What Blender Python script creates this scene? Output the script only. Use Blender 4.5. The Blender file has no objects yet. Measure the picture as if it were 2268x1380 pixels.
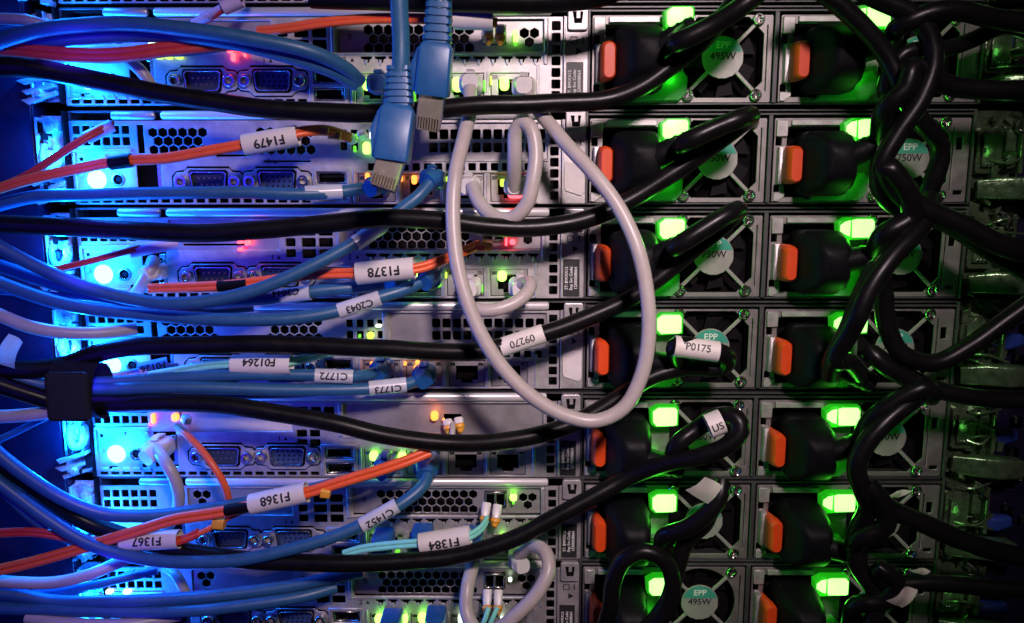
import bpy, bmesh, math, random
from mathutils import Vector, Matrix, noise as mnoise
random.seed(7)
SC = bpy.context.scene
COL = SC.collection
MM = 0.001

# ------------------------------------------------------------------ camera
PITCH, YAW, ROLL = math.radians(-9.303), math.radians(0.445), math.radians(0.094)
CAMP = Vector((228.566, -382.380, -76.242))          # millimetres
FPX, CX, CY = 1800.0, 1134.0, 690.0
RM = Matrix.Rotation(YAW, 3, 'Z') @ Matrix.Rotation(PITCH, 3, 'X') @ Matrix.Rotation(ROLL, 3, 'Y')
cam_data = bpy.data.cameras.new('camera')
cam = bpy.data.objects.new('camera', cam_data)
COL.objects.link(cam)
cam_data.sensor_fit = 'HORIZONTAL'
cam_data.sensor_width = 36
cam_data.lens = 36 * FPX / 2268
cam_data.clip_start = 0.01
cam_data.clip_end = 20
cam.matrix_world = Matrix.Translation(CAMP * MM) @ (RM @ Matrix.Rotation(math.pi / 2, 3, 'X')).to_4x4()
cam_data.dof.use_dof = True
cam_data.dof.focus_distance = 0.37
cam_data.dof.aperture_fstop = 16.0
SC.camera = cam

# ------------------------------------------------------------------ world, exposure, room light
w = bpy.data.worlds.new('World')
SC.world = w
w.use_nodes = True
w.node_tree.nodes['Background'].inputs[0].default_value = (0.55, 0.42, 0.62, 1)
w.node_tree.nodes['Background'].inputs[1].default_value = 0.006
SC.view_settings.view_transform = 'Standard'
SC.view_settings.look = 'None'
SC.view_settings.exposure = 0
SC.view_settings.gamma = 1
SC.render.engine = 'CYCLES'
SC.cycles.max_bounces = 6
SC.cycles.use_denoising = True

def area(name, loc, target, size, power, color, sy=None, spread=180):
    L = bpy.data.lights.new(name, 'AREA')
    L.energy = power; L.color = color; L.size = size
    if sy: L.shape = 'RECTANGLE'; L.size_y = sy
    L.spread = math.radians(spread)
    o = bpy.data.objects.new(name, L); COL.objects.link(o)
    o.location = Vector(loc) * MM
    d = (Vector(target) - Vector(loc)).normalized()
    o.rotation_euler = d.to_track_quat('-Z', 'Y').to_euler()
    return o
area('aisle_light', (350, -560, 190), (240, 0, -150), 0.06, 0.39, (1.0, 0.79, 0.84), spread=50)
area('rack_blue_fill', (-20, -260, -150), (50, 0, -140), 0.10, 0.10, (0.03, 0.01, 1.0), sy=0.3, spread=110)  # added blue fill lamp at the left; no real fixture there

def point(name, loc, power, color, radius, parent=None):
    L = bpy.data.lights.new(name, 'POINT')
    L.energy = power; L.color = color; L.shadow_soft_size = radius * MM
    o = bpy.data.objects.new(name, L); COL.objects.link(o)
    o.location = Vector(loc) * MM
    if parent is not None:
        o.parent = parent
    return o

def at(px, py, d=0.0):
    """pixel of the photo -> point d mm in front of the server faces (mm)"""
    v = RM @ Vector(((px - CX) / FPX, 1, -(py - CY) / FPX))
    t = (-d - CAMP.y) / v.y
    return CAMP + v * t

# ------------------------------------------------------------------ materials
def mat(name, col, rough=0.5, metal=0.0, var=0.12, scale=300, bump=0.0, bscale=1500, coat=0.0, spec=0.5,
        emis=None, estr=0, aniso=None, trans=0.0, dirt=0.0, sss=0.0):
    m = bpy.data.materials.new(name); m.use_nodes = True
    nt = m.node_tree; N = nt.nodes; Lk = nt.links
    b = N['Principled BSDF']
    b.inputs['Base Color'].default_value = (*col, 1)
    b.inputs['Roughness'].default_value = rough
    b.inputs['Metallic'].default_value = metal
    b.inputs['Specular IOR Level'].default_value = spec
    if coat: b.inputs['Coat Weight'].default_value = coat; b.inputs['Coat Roughness'].default_value = 0.15
    if trans: b.inputs['Transmission Weight'].default_value = trans
    if sss:
        b.inputs['Subsurface Weight'].default_value = sss
        b.inputs['Subsurface Radius'].default_value = (0.004, 0.004, 0.004)
        b.inputs['Subsurface Scale'].default_value = 1.0
    tc = N.new('ShaderNodeTexCoord')
    if var or dirt:
        ns = N.new('ShaderNodeTexNoise'); ns.inputs['Scale'].default_value = scale
        ns.inputs['Detail'].default_value = 6; ns.inputs['Roughness'].default_value = 0.65
        mp = N.new('ShaderNodeMapping')
        if aniso: mp.inputs['Scale'].default_value = aniso
        Lk.new(tc.outputs['Object'], mp.inputs[0]); Lk.new(mp.outputs[0], ns.inputs[0])
        cr = N.new('ShaderNodeMapRange')
        cr.inputs['From Min'].default_value = 0.3; cr.inputs['From Max'].default_value = 0.7
        cr.inputs['To Min'].default_value = 1 - var; cr.inputs['To Max'].default_value = 1 + var * 0.6
        Lk.new(ns.outputs['Fac'], cr.inputs['Value'])
        mx = N.new('ShaderNodeVectorMath'); mx.operation = 'SCALE'
        mx.inputs[0].default_value = col
        Lk.new(cr.outputs[0], mx.inputs['Scale']); Lk.new(mx.outputs[0], b.inputs['Base Color'])
        r2 = N.new('ShaderNodeMapRange')
        r2.inputs['To Min'].default_value = max(0.05, rough - 0.12); r2.inputs['To Max'].default_value = min(1, rough + 0.12)
        Lk.new(ns.outputs['Fac'], r2.inputs['Value']); Lk.new(r2.outputs[0], b.inputs['Roughness'])
    if bump:
        nb = N.new('ShaderNodeTexNoise'); nb.inputs['Scale'].default_value = bscale; nb.inputs['Detail'].default_value = 4
        Lk.new(tc.outputs['Object'], nb.inputs[0])
        bp = N.new('ShaderNodeBump'); bp.inputs['Strength'].default_value = bump; bp.inputs['Distance'].default_value = 0.0003
        Lk.new(nb.outputs['Fac'], bp.inputs['Height']); Lk.new(bp.outputs[0], b.inputs['Normal'])
    if emis:
        b.inputs['Emission Color'].default_value = (*emis, 1); b.inputs['Emission Strength'].default_value = estr
    return m

M = {}
M['plate'] = mat('nickel_plate', (0.52, 0.485, 0.48), 0.40, 0.6, 0.28, 110, 0.3, 2500)
M['lip'] = mat('bright_lid_edge', (0.66, 0.62, 0.62), 0.34, 0.35, 0.15, 200, 0.05, 900, aniso=(0.1, 1, 1))
M['bracket'] = mat('slot_steel', (0.46, 0.425, 0.42), 0.38, 0.65, 0.2, 90, 0.15, 2500)
M['psu'] = mat('zinc_steel', (0.30, 0.275, 0.265), 0.45, 0.7, 0.25, 120, 0.25, 1800)
M['dark'] = mat('dark_inside', (0.006, 0.005, 0.006), 0.8, 0.0, 0.3, 200, spec=0.04)  # near-black; shade of recesses and openings put into the colour
M['chassis'] = mat('chassis_steel', (0.10, 0.095, 0.10), 0.45, 0.7, 0.2, 120)
M['shell'] = mat('port_shell', (0.55, 0.52, 0.50), 0.25, 1.0, 0.1, 300)
M['chrome'] = mat('screw_metal', (0.62, 0.58, 0.56), 0.2, 1.0, 0.1, 500)
M['blkp'] = mat('black_plastic', (0.004, 0.004, 0.005), 0.5, 0.0, 0.2, 400, 0.25, spec=0.10)
M['vgablue'] = mat('vga_blue_plastic', (0.03, 0.06, 0.17), 0.4, 0, 0.1)
M['serial'] = mat('serial_grey_plastic', (0.025, 0.035, 0.045), 0.4, 0, 0.1)
M['cord'] = mat('black_rubber', (0.005, 0.0045, 0.005), 0.33, 0, 0.25, 150, 0.10, 700, spec=0.20)
M['blue'] = mat('blue_cable_jacket', (0.020, 0.095, 0.215), 0.42, 0, 0.12, 220, 0.05)
M['boot'] = mat('blue_boot_plastic', (0.012, 0.085, 0.26), 0.38, 0, 0.1, 220, 0.05)
M['white'] = mat('white_cable_jacket', (0.41, 0.36, 0.335), 0.38, 0, 0.08, 220, 0.04)
M['whplug'] = mat('white_plug_plastic', (0.62, 0.58, 0.56), 0.35, 0, 0.08)
M['orange'] = mat('orange_fibre_jacket', (0.78, 0.11, 0.03), 0.4, 0, 0.1, 220)
M['redor'] = mat('red_fibre_jacket', (0.55, 0.04, 0.03), 0.42, 0, 0.1, 220)
M['aqua'] = mat('aqua_fibre_jacket', (0.22, 0.68, 0.56), 0.4, 0, 0.1, 220)
M['sleeve'] = mat('white_tag_plastic', (0.66, 0.61, 0.56), 0.5, 0, 0.06, 150)
M['wrap'] = mat('clear_wrap_label', (0.52, 0.52, 0.56), 0.3, 0, 0.1, 150, coat=0.4)
M['ink'] = mat('black_ink', (0.01, 0.01, 0.012), 0.6, 0, 0)
M['inkwhite'] = mat('white_ink', (0.7, 0.68, 0.66), 0.6, 0, 0)
M['tab'] = mat('orange_tab_plastic', (0.66, 0.060, 0.006), 0.42, 0, 0.08, 300, sss=0.0)
M['badge'] = mat('badge_silver', (0.34, 0.32, 0.30), 0.38, 0.3, 0.08, 200)
M['badgegreen'] = mat('badge_green', (0.05, 0.30, 0.23), 0.4, 0.1, 0.06)
M['label'] = mat('pale_label_card', (0.62, 0.56, 0.54), 0.5, 0, 0.08, 200)
M['blklabel'] = mat('black_label_card', (0.02, 0.02, 0.022), 0.45, 0, 0.1)
M['yellow'] = mat('yellow_clip_plastic', (0.75, 0.33, 0.03), 0.4, 0, 0.1, 300)
M['clear'] = mat('clear_plug_plastic', (0.40, 0.36, 0.30), 0.15, 0.0, 0.1, 300, trans=0.55)
M['gold'] = mat('gold_contact', (0.55, 0.38, 0.12), 0.3, 1.0, 0.1)
M['handle'] = mat('green_lit_plastic', (0.12, 0.35, 0.14), 0.3, 0, 0.1, 300, trans=0.25)  # light grey plastic; green cast of the lit handle put into the colour
M['post'] = mat('black_post_blue_glow', (0.009, 0.005, 0.03), 0.45, 0.2, 0.3, 90, 0.3, 1500)  # black post with the blue lens glow mixed into its colour
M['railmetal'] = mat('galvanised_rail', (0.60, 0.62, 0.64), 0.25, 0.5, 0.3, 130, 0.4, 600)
M['raildark'] = mat('greenish_rail', (0.17, 0.25, 0.14), 0.22, 0.7, 0.6, 180, 0.9, 450)  # one dark greenish tint with mottled tone
M['velcro'] = mat('hook_loop_fabric', (0.010, 0.010, 0.018), 0.95, 0, 0.4, 1200, 1.0, 2500)
M['purple'] = mat('lilac_tag_plastic', (0.5, 0.40, 0.62), 0.4, 0, 0.1)
M['fan'] = mat('black_fan_plastic', (0.005, 0.004, 0.005), 0.5, 0, 0.1, spec=0.12)
M['bluenut'] = mat('blue_plug_plastic', (0.02, 0.05, 0.28), 0.4, 0, 0.1)
def glow(name, col, s):
    return mat(name, tuple(c * 0.3 for c in col), 0.4, 0, 0, emis=col, estr=s)
M['uid'] = glow('blue_lamp_glow', (0.10, 0.55, 1.0), 9)
M['ledg'] = glow('green_led_glow', (0.34, 1.0, 0.09), 4.6)
M['ledg2'] = glow('dim_green_led_glow', (0.20, 0.9, 0.05), 0.9)
M['ledy'] = glow('yellow_green_led_glow', (0.55, 0.9, 0.08), 1.6)
M['ledo'] = glow('amber_led_glow', (1.0, 0.26, 0.04), 3.0)
M['ledr'] = glow('red_led_glow', (1.0, 0.045, 0.06), 7)
M['ledw'] = glow('white_led_glow', (0.8, 1.0, 0.7), 2.2)
M['latchglow'] = glow('lit_handle_core', (0.40, 1.0, 0.24), 2.1)
M['latchrim'] = glow('lit_handle_rim', (0.04, 1.0, 0.02), 0.28)

# ------------------------------------------------------------------ mesh helpers (all in mm; y<0 is towards the viewer)
def finish(bm, name, smooth=False, angle=40):
    bmesh.ops.recalc_face_normals(bm, faces=bm.faces)
    me = bpy.data.meshes.new(name)
    bm.to_mesh(me); bm.free()
    me.transform(Matrix.Scale(MM, 4))
    if smooth:
        me.polygons.foreach_set('use_smooth', [True] * len(me.polygons))
        me.set_sharp_from_angle(angle=math.radians(angle))
    return me

def box(bm, x0, x1, y0, y1, t0, t1, bev=0.0, seg=1):
    """t = mm downwards"""
    vs = [bm.verts.new((x, y, -t)) for x in (x0, x1) for y in (y0, y1) for t in (t0, t1)]
    F = [(0, 1, 3, 2), (4, 6, 7, 5), (0, 4, 5, 1), (2, 3, 7, 6), (0, 2, 6, 4), (1, 5, 7, 3)]
    fs = [bm.faces.new([vs[i] for i in f]) for f in F]
    if bev:
        es = list({e for f in fs for e in f.edges})
        bmesh.ops.bevel(bm, geom=es, offset=bev, segments=seg, affect='EDGES', profile=0.6)
    return vs

def prism(bm, poly, y0, y1, bev=0.0, seg=1):
    """poly: (x, t) list, extruded from y0 (front) to y1"""
    a = [bm.verts.new((x, y0, -t)) for x, t in poly]
    b = [bm.verts.new((x, y1, -t)) for x, t in poly]
    f0 = bm.faces.new(a); f1 = bm.faces.new(b[::-1]); n = len(poly)
    for i in range(n):
        bm.faces.new((a[i], b[i], b[(i + 1) % n], a[(i + 1) % n]))
    if bev:
        bmesh.ops.bevel(bm, geom=list(f0.edges), offset=bev, segments=seg, affect='EDGES', profile=0.6)

def circ(x, t, r, n=20, a0=0):
    return [(x + r * math.cos(a0 + 2 * math.pi * i / n), t + r * math.sin(a0 + 2 * math.pi * i / n)) for i in range(n)]

def rect(x0, x1, t0, t1):
    return [(x0, t0), (x1, t0), (x1, t1), (x0, t1)]

def rrect(x0, x1, t0, t1, r=1.0, n=4):
    out = []
    for cx, ct, a in ((x1 - r, t0 + r, -90), (x1 - r, t1 - r, 0), (x0 + r, t1 - r, 90), (x0 + r, t0 + r, 180)):
        for i in range(n + 1):
            b = math.radians(a + 90 * i / n)
            out.append((cx + r * math.cos(b), ct + r * math.sin(b)))
    return out

def chamfer(x0, x1, t0, t1, c):
    return [(x0 + c, t0), (x1 - c, t0), (x1, t0 + c), (x1, t1 - c), (x1 - c, t1), (x0 + c, t1), (x0, t1 - c), (x0, t0 + c)]

def plate_mesh(outer, holes, y_front, thick, bev=0.12):
    """flat sheet with real openings"""
    cu = bpy.data.curves.new('tmp', 'CURVE')
    cu.dimensions = '2D'; cu.fill_mode = 'BOTH'
    cu.extrude = max(thick / 2 - bev, 0.01); cu.bevel_depth = bev; cu.bevel_resolution = 0; cu.offset = -bev
    for poly in [outer] + holes:
        s = cu.splines.new('POLY'); s.points.add(len(poly) - 1)
        for p, (x, t) in zip(s.points, poly): p.co = (x, -t, 0, 1)
        s.use_cyclic_u = True
    ob = bpy.data.objects.new('tmp', cu); COL.objects.link(ob)
    dg = bpy.context.evaluated_depsgraph_get()
    me = bpy.data.meshes.new_from_object(ob.evaluated_get(dg))
    bpy.data.objects.remove(ob); bpy.data.curves.remove(cu)
    me.transform(Matrix.Rotation(math.pi / 2, 4, 'X'))
    me.transform(Matrix.Translation((0, y_front + thick / 2, 0)))
    me.transform(Matrix.Scale(MM, 4))
    return me

def text_raw(s, size, bold=0.0):
    cu = bpy.data.curves.new('tmpt', 'FONT'); cu.body = s; cu.size = size
    cu.align_x = 'CENTER'; cu.align_y = 'CENTER'; cu.resolution_u = 3
    ob = bpy.data.objects.new('tmpt', cu); COL.objects.link(ob)
    dg = bpy.context.evaluated_depsgraph_get()
    me = bpy.data.meshes.new_from_object(ob.evaluated_get(dg))
    bpy.data.objects.remove(ob); bpy.data.curves.remove(cu)
    if bold:
        bm = bmesh.new(); q = bold * 1.3
        for i, (dx, dy) in enumerate(((-q, 0), (q, 0), (0, q), (0, -q))):
            c = me.copy(); c.transform(Matrix.Translation((dx, dy, 0.012 * i))); bm.from_mesh(c); bpy.data.meshes.remove(c)
        bm.to_mesh(me); bm.free()
    return me

def text_flat(s, size, x, t, y, rot=0, bold=0.0, sx=1.0):
    me = text_raw(s, size, bold)
    me.transform(Matrix.Translation((x, y, -t)) @ Matrix.Rotation(math.pi / 2, 4, 'X') @ Matrix.Rotation(math.radians(rot), 4, 'Z') @ Matrix.Diagonal((sx, 1, 1, 1)))
    me.transform(Matrix.Scale(MM, 4))
    return me

def frame_of(T):
    T = T.normalized()
    f = Vector((0, -1, 0)) - T * T.dot(Vector((0, -1, 0)))
    if f.length < 0.25:
        f = Vector((0, 0, 1)) - T * T.z
    f.normalize()
    return T, f, f.cross(T)

def spline(pts, step=2.5):
    """Catmull-Rom (centripetal-like) through pts -> dense points"""
    P = [Vector(p) for p in pts]
    if len(P) == 2:
        n = max(2, int((P[1] - P[0]).length / step)); return [P[0].lerp(P[1], i / n) for i in range(n + 1)]
    P = [P[0] * 2 - P[1]] + P + [P[-1] * 2 - P[-2]]
    out = []
    for i in range(1, len(P) - 2):
        p0, p1, p2, p3 = P[i - 1:i + 3]
        n = max(2, int((p2 - p1).length / step))
        d1 = max((p1 - p0).length, .01) ** .5; d2 = max((p2 - p1).length, .01) ** .5; d3 = max((p3 - p2).length, .01) ** .5
        m1 = ((p1 - p0) / d1 - (p2 - p0) / (d1 + d2) + (p2 - p1) / d2) * d2
        m2 = ((p2 - p1) / d2 - (p3 - p1) / (d2 + d3) + (p3 - p2) / d3) * d2
        for k in range(n):
            u = k / n; u2 = u * u; u3 = u2 * u
            out.append(p1 * (2 * u3 - 3 * u2 + 1) + m1 * (u3 - 2 * u2 + u) + p2 * (-2 * u3 + 3 * u2) + m2 * (u3 - u2))
    out.append(P[-2]); return out

def tube(bm, pts, r, seg=14, caps=True, wob=0.0, org=None):
    """parallel-transport tube, r scalar or list"""
    n = len(pts); rings = []
    T = (pts[1] - pts[0]).normalized(); _, N, B = frame_of(T)
    for i in range(n):
        Tn = (pts[min(i + 1, n - 1)] - pts[max(i - 1, 0)])
        if Tn.length < 1e-6: Tn = T
        Tn = Tn.normalized()
        ax = T.cross(Tn)
        if ax.length > 1e-6:
            N = Matrix.Rotation(T.angle(Tn), 3, ax.normalized()) @ N
        T = Tn; N = (N - T * N.dot(T)).normalized(); B = T.cross(N)
        ri = r[i] if isinstance(r, (list, tuple)) else r
        c = pts[i]
        if wob:
            c = c + mnoise.noise_vector(c * 0.035) * wob
        if org: c = c - org
        rings.append([bm.verts.new(c + (N * math.cos(a) + B * math.sin(a)) * ri) for a in [2 * math.pi * k / seg for k in range(seg)]])
    for i in range(n - 1):
        for k in range(seg):
            bm.faces.new((rings[i][k], rings[i][(k + 1) % seg], rings[i + 1][(k + 1) % seg], rings[i + 1][k]))
    if caps:
        bm.faces.new(rings[0]); bm.faces.new(rings[-1][::-1])
    return rings

def loft(bm, secs, org=None, n=4, rr=0.3, fr=None):
    """secs: (P, half width (along B), half depth (along front)); rounded-rectangle sections"""
    rings = []
    for i, (P, hw, hd) in enumerate(secs):
        P = Vector(P)
        if fr: T, F, B = fr
        else:
            a = Vector(secs[max(i - 1, 0)][0]); b = Vector(secs[min(i + 1, len(secs) - 1)][0])
            T, F, B = frame_of(b - a if (b - a).length > 1e-6 else Vector((0, -1, 0)))
        r = min(hw, hd) * rr
        ring = []
        for u, v in rrect(-hw, hw, -hd, hd, r, n):
            c = P + B * u + F * v
            if org: c = c - org
            ring.append(bm.verts.new(c))
        rings.append(ring)
    m = len(rings[0])
    for i in range(len(rings) - 1):
        for k in range(m):
            bm.faces.new((rings[i][k], rings[i][(k + 1) % m], rings[i + 1][(k + 1) % m], rings[i + 1][k]))
    bm.faces.new(rings[0]); bm.faces.new(rings[-1][::-1])

# ------------------------------------------------------------------ object helpers
def link(name, me, m, parent=None, loc=None):
    o = bpy.data.objects.new(name, me)
    if m is not None and len(me.materials) == 0: me.materials.append(m)
    COL.objects.link(o)
    if parent is not None: o.parent = parent
    if loc is not None: o.location = Vector(loc) * MM
    return o
def empty(name, loc):
    o = bpy.data.objects.new(name, None); COL.objects.link(o); o.empty_display_size = 0.005
    o.location = Vector(loc) * MM; return o
def tag(o, label, cat, group=None, kind=None):
    o['label'] = label
    o['category'] = cat
    if group: o['group'] = group
    if kind: o['kind'] = kind
    return o
CACHE = {}
def cached(key, fn):
    if key not in CACHE: CACHE[key] = fn()
    return CACHE[key]

def hexgrid(x0, x1, t0, rows, pitch=4.55, wall=0.55, clip=None):
    out = []
    R = (pitch - wall) / math.sqrt(3)
    for r in range(rows):
        x = x0 + pitch / 2 + (pitch / 2 if r % 2 else 0)
        while x + pitch / 2 <= x1 + 0.1:
            out.append(circ(x, t0 + R + r * pitch * 0.866, R, 6, math.pi / 6)); x += pitch
    return out
def sqgrid(x0, t0, nx, nt, px, pt, w, h, r=0.4):
    return [rrect(x0 + i * px, x0 + i * px + w, t0 + j * pt, t0 + j * pt + h, r, 2) for i in range(nx) for j in range(nt)]

# ------------------------------------------------------------------ servers
U = 44.45
DZ = {0: -1.2, 1: -0.8, 2: 0, 3: 0, 4: 0, 5: 0, 6: -1.0, 7: -2.2}
DX = {0: 0.5, 1: 0.6, 2: 0.2, 3: 0, 4: 0.1, 5: -0.8, 6: 0.2, 7: -0.4}
DY = {0: 0.5, 1: 0, 2: 0.8, 3: 0, 4: 0.6, 5: -0.5, 6: 0.2, 7: 0}
KIND = {0: 'B', 1: 'B', 2: 'A', 3: 'B', 4: 'A', 5: 'C', 6: 'B', 7: 'B'}
WHICH = {0: 'server cut off by the top edge',
         1: 'server behind the two unplugged blue plugs',
         2: 'server behind the fibre tag F1479',
         3: 'server behind the fibre tag F1378',
         4: 'server behind the fibre tag F01264',
         5: 'server with plain blank slot covers',
         6: 'server behind the fibre tag F1384',
         7: 'lowest server in the photo'}
SERVERS = {}

def dshape(x, t, w, h, s=1.4):
    return [(x - w / 2 + 1, t - h / 2), (x + w / 2 - 1, t - h / 2), (x + w / 2, t - h / 2 + 1), (x + w / 2 - s * 0.6, t + h / 2 - 1.2), (x + w / 2 - s - .6, t + h / 2),
            (x - w / 2 + s + .6, t + h / 2), (x - w / 2 + s * 0.6, t + h / 2 - 1.2), (x - w / 2, t - h / 2 + 1)]

def face_plate(kind):
    H = []
    H += [dshape(84, 33, 19, 11), dshape(116, 33, 19, 11)]
    H += [circ(84 - 12.5, 33, 2.4, 14), circ(84 + 12.5, 33, 2.4, 14), circ(116 - 12.5, 33, 2.4, 14), circ(116 + 12.5, 33, 2.4, 14)]
    H += [rect(50.5, 62, 20.5, 38.5)]                                   # management pocket
    H += [rect(134.6, 148.6, 28.6, 34.2), rect(134.6, 148.6, 36.2, 41.8)]
    for i in range(4): H.append(rect(153.6 + 20.6 * i, 171.2 + 20.6 * i, 29.6, 42.6))
    H += sqgrid(243.2, 7.2, 1, 7, 1, 5.1, 3.9, 3.9, 0.5)
    H += [rrect(22.6 + i * 5.5, 26.6 + i * 5.5, 41.0, 42.9, 0.3, 2) for i in range(20)]
    H += [circ(41.5, 32, 2.3, 16), circ(31.5, 32, 4.6, 20)]
    H += [rrect(27.5, 31.5, 38.3, 39.8, .3, 2), rrect(24.2, 25.8, 21.8, 23.4, .3, 2), rrect(44, 46, 37, 39, .3, 2)]
    H += [rrect(22 + 4.6 * i, 25.4 + 4.6 * i, 7.4 + 5.2 * j, 11.2 + 5.2 * j, .4, 2) for i in range(6) for j in range(2)]
    if kind == 'A':
        H += hexgrid(57, 85, 8.2, 3, 4.6); H += hexgrid(107, 134.5, 8.2, 3, 4.6)
        H += [rect(52, 55, 7, 20), rect(88, 104, 20.6, 21.6), rect(110, 132, 23.4, 24.2)]
        H += [rect(167, 242, 6.4, 23.0)]
        H += sqgrid(158.5, 24.8, 16, 1, 5.2, 1, 3.4, 3.3, 0.3)
        H += [rrect(146 + 5 * i, 149.2 + 5 * i, 9.5 + 5.6 * j, 13.2 + 5.6 * j, .3, 2) for i in range(4) for j in range(2)]
    elif kind == 'B':
        H += sqgrid(126.6, 9.6, 2, 3, 8.1, 5.3, 6.6, 4.2, 0.5)
        H += sqgrid(119, 9.8, 1, 3, 1, 5.2, 4.6, 3.8, 0.5)
        H += [rect(64, 116, 6.5, 20.5)]
        H += [rect(146, 241.5, 6.2, 20.4)]
        for i in range(13):
            x = 156.5 + 6.4 * i
            H.append([(x, 22.3), (x + 5.0, 22.3), (x + 5.0, 23.4), (x + 4.1, 23.4), (x + 3.6, 25.0), (x + 1.6, 25.0), (x + 1.1, 23.4), (x, 23.4)])
    else:
        H += [rect(64, 119, 6.5, 20.5)]
        H += [rect(144, 241.5, 6.2, 22.0)]
        H += sqgrid(121, 19.6, 2, 2, 6.4, 4.8, 5.0, 3.6, 0.4)
        H += sqgrid(122, 8, 3, 2, 6.4, 5.3, 5.0, 4.0, 0.4)
    outline = [(20.5, 5.2), (243, 5.2), (249, 5.2), (249, 43.6), (20.5, 43.6)]
    return plate_mesh(rect(20.5, 248.2, 5.2, 43.6), H, 0, 1.0, 0.14)

def build_bracket(kind):
    if kind == 'B':
        H = hexgrid(157.5, 209, 8.0, 3, 4.6) + hexgrid(228.5, 239.5, 9.6, 2, 4.6)
        H += [rect(211.5, 222.5, 8.4, 17.0)]
        return plate_mesh(rect(145.6, 242, 6.6, 20.2), H, 2.2, 0.8, 0.12)
    if kind == 'A':
        H = sqgrid(187, 9.4, 11, 2, 5.0, 6.0, 3.9, 4.4, 0.6)
        return plate_mesh(chamfer(166.4, 242.6, 6.2, 23.4, 0.6), H, 1.6, 0.8, 0.16)
    return plate_mesh(rect(143.6, 242, 6.0, 22.4), [rect(193, 201.5, 12, 19.5)], 1.8, 0.8, 0.1)

def build_body():
    bm = bmesh.new()
    box(bm, 20.5, 437.5, 14, 90, 0.8, 43.9)                     # closed metal case behind the faces
    box(bm, 20.5, 437.5, 0.2, 14, 0.7, 1.5, 0.1)
    box(bm, 20.5, 437.5, 0.6, 14, 43.2, 43.9, 0.1)
    box(bm, 20.5, 21.3, 0.4, 14, 1.5, 43.2)
    box(bm, 259.6, 260.6, -0.2, 14, 1.5, 43.2, 0.1)
    box(bm, 343.4, 345.4, -0.6, 14, 3.2, 43.2, 0.2)
    box(bm, 436.8, 438.0, -1.0, 14, 0.8, 43.8, 0.2)
    box(bm, 260.6, 437, -0.6, 14, 2.4, 3.3, 0.15)
    return finish(bm, 'chassis_mesh')
def build_lip(a, b):
    bm = bmesh.new()
    P = [Vector((x, -0.9, -2.7)) for x in (a, b)]
    rings = []
    for x in (a, a + 0.8, b - 0.8, b):
        k = 0.7 if x in (a, b) else 1
        rings.append([bm.verts.new((x, -0.4 + 1.6 * k * math.cos(t), -2.9 + 2.0 * k * math.sin(t))) for t in [2 * math.pi * i / 14 for i in range(14)]])
    for i in range(3):
        for k in range(14): bm.faces.new((rings[i][k], rings[i][(k + 1) % 14], rings[i + 1][(k + 1) % 14], rings[i + 1][k]))
    bm.faces.new(rings[0]); bm.faces.new(rings[-1][::-1])
    return finish(bm, 'lip_mesh', True)

def dsub(parent, x, kind):
    root = link('serial_port' if kind == 's' else 'video_port', cached(('dshell', kind), lambda: plate_mesh(
        [(x - 14.8, 28.8), (x - 11.4, 28.6), (x - 10.0, 27.0), (x + 10.0, 27.0), (x + 11.4, 28.6), (x + 14.8, 28.8), (x + 16.4, 31), (x + 16.4, 34.8), (x + 14.8, 37.0), (x + 11.2, 37.4), (x + 8.6, 39.6), (x - 8.6, 39.6), (x - 11.2, 37.4), (x - 14.8, 37.0), (x - 16.4, 34.8), (x - 16.4, 31)],
        [dshape(x, 33, 18.6, 10.6)], -0.55, 0.6, 0.2)), M['plate'], parent)
    def gasket():
        a = [(x - 15, 28.2), (x - 11.0, 27.6), (x - 9.6, 26.0), (x + 9.6, 26.0), (x + 11.0, 27.6), (x + 15, 28.2), (x + 17.2, 30.5), (x + 17.2, 35), (x + 15, 37.6), (x + 11.0, 38.0), (x + 8.4, 40.2), (x - 8.4, 40.2), (x - 11.0, 38.0), (x - 15, 37.6), (x - 17.2, 35), (x - 17.2, 30.5)]
        return plate_mesh(a, [dshape(x, 33, 17.4, 9.4)], -0.25, 0.3, 0.05)
    link('port_gasket', cached(('gask', kind), gasket), M['blkp'], root)
    def shell():
        bm = bmesh.new()
        prism(bm, dshape(x, 33, 16.2, 8.2), 0.9, 2.5)
        return finish(bm, 'insert')
    link('port_insert', cached(('dins', kind), shell), M['vgablue'] if kind == 'v' else M['serial'], root)
    def rim():
        o = dshape(x, 33, 17.0, 9.0); i_ = dshape(x, 33, 16.0, 8.0)
        return plate_mesh(o, [i_], -1.4, 3.0, 0.08)
    link('port_rim', cached(('drim', kind), rim), M['shell'], root)
    def pins():
        bm = bmesh.new()
        rows = ((0, 5), (1, 5), (2, 5)) if kind == 'v' else ((0, 5), (1, 4))
        for r, n in rows:
            for i in range(n):
                px = x - (n - 1) * 1.25 + i * 2.5 + (0.6 if (kind == 'v' and r == 1) else 0)
                tt = (30.9 + r * 2.1) if kind == 'v' else (31.5 + r * 2.9)
                prism(bm, circ(px, tt, 0.48, 8), 0.7, 1.2)
        return finish(bm, 'pins')
    link('pin_sockets', cached(('dpin', kind), pins), M['dark'] if kind == 'v' else M['gold'], root)
    def js():
        bm = bmesh.new()
        prism(bm, circ(0, 0, 2.6, 6), -2.6, 0.5, 0.25)
        me = finish(bm, 'js'); return me
    def ring(): return plate_mesh(circ(0, 0, 2.9, 22), [circ(0, 0, 1.35, 14)], -3.0, 2.9, 0.4)
    for s in (-12.5, 12.5):
        j = link('jackscrew', cached('jsring', ring), M['chrome'], root, (x + s, 0, -33))
    def inner():
        bm = bmesh.new()
        for s in (-12.5, 12.5): prism(bm, circ(x + s, 33, 1.5, 12), 0.2, 1.0)
        return finish(bm, 'jh')
    link('screw_recess', cached(('jh', kind), inner), M['dark'], root)

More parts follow.
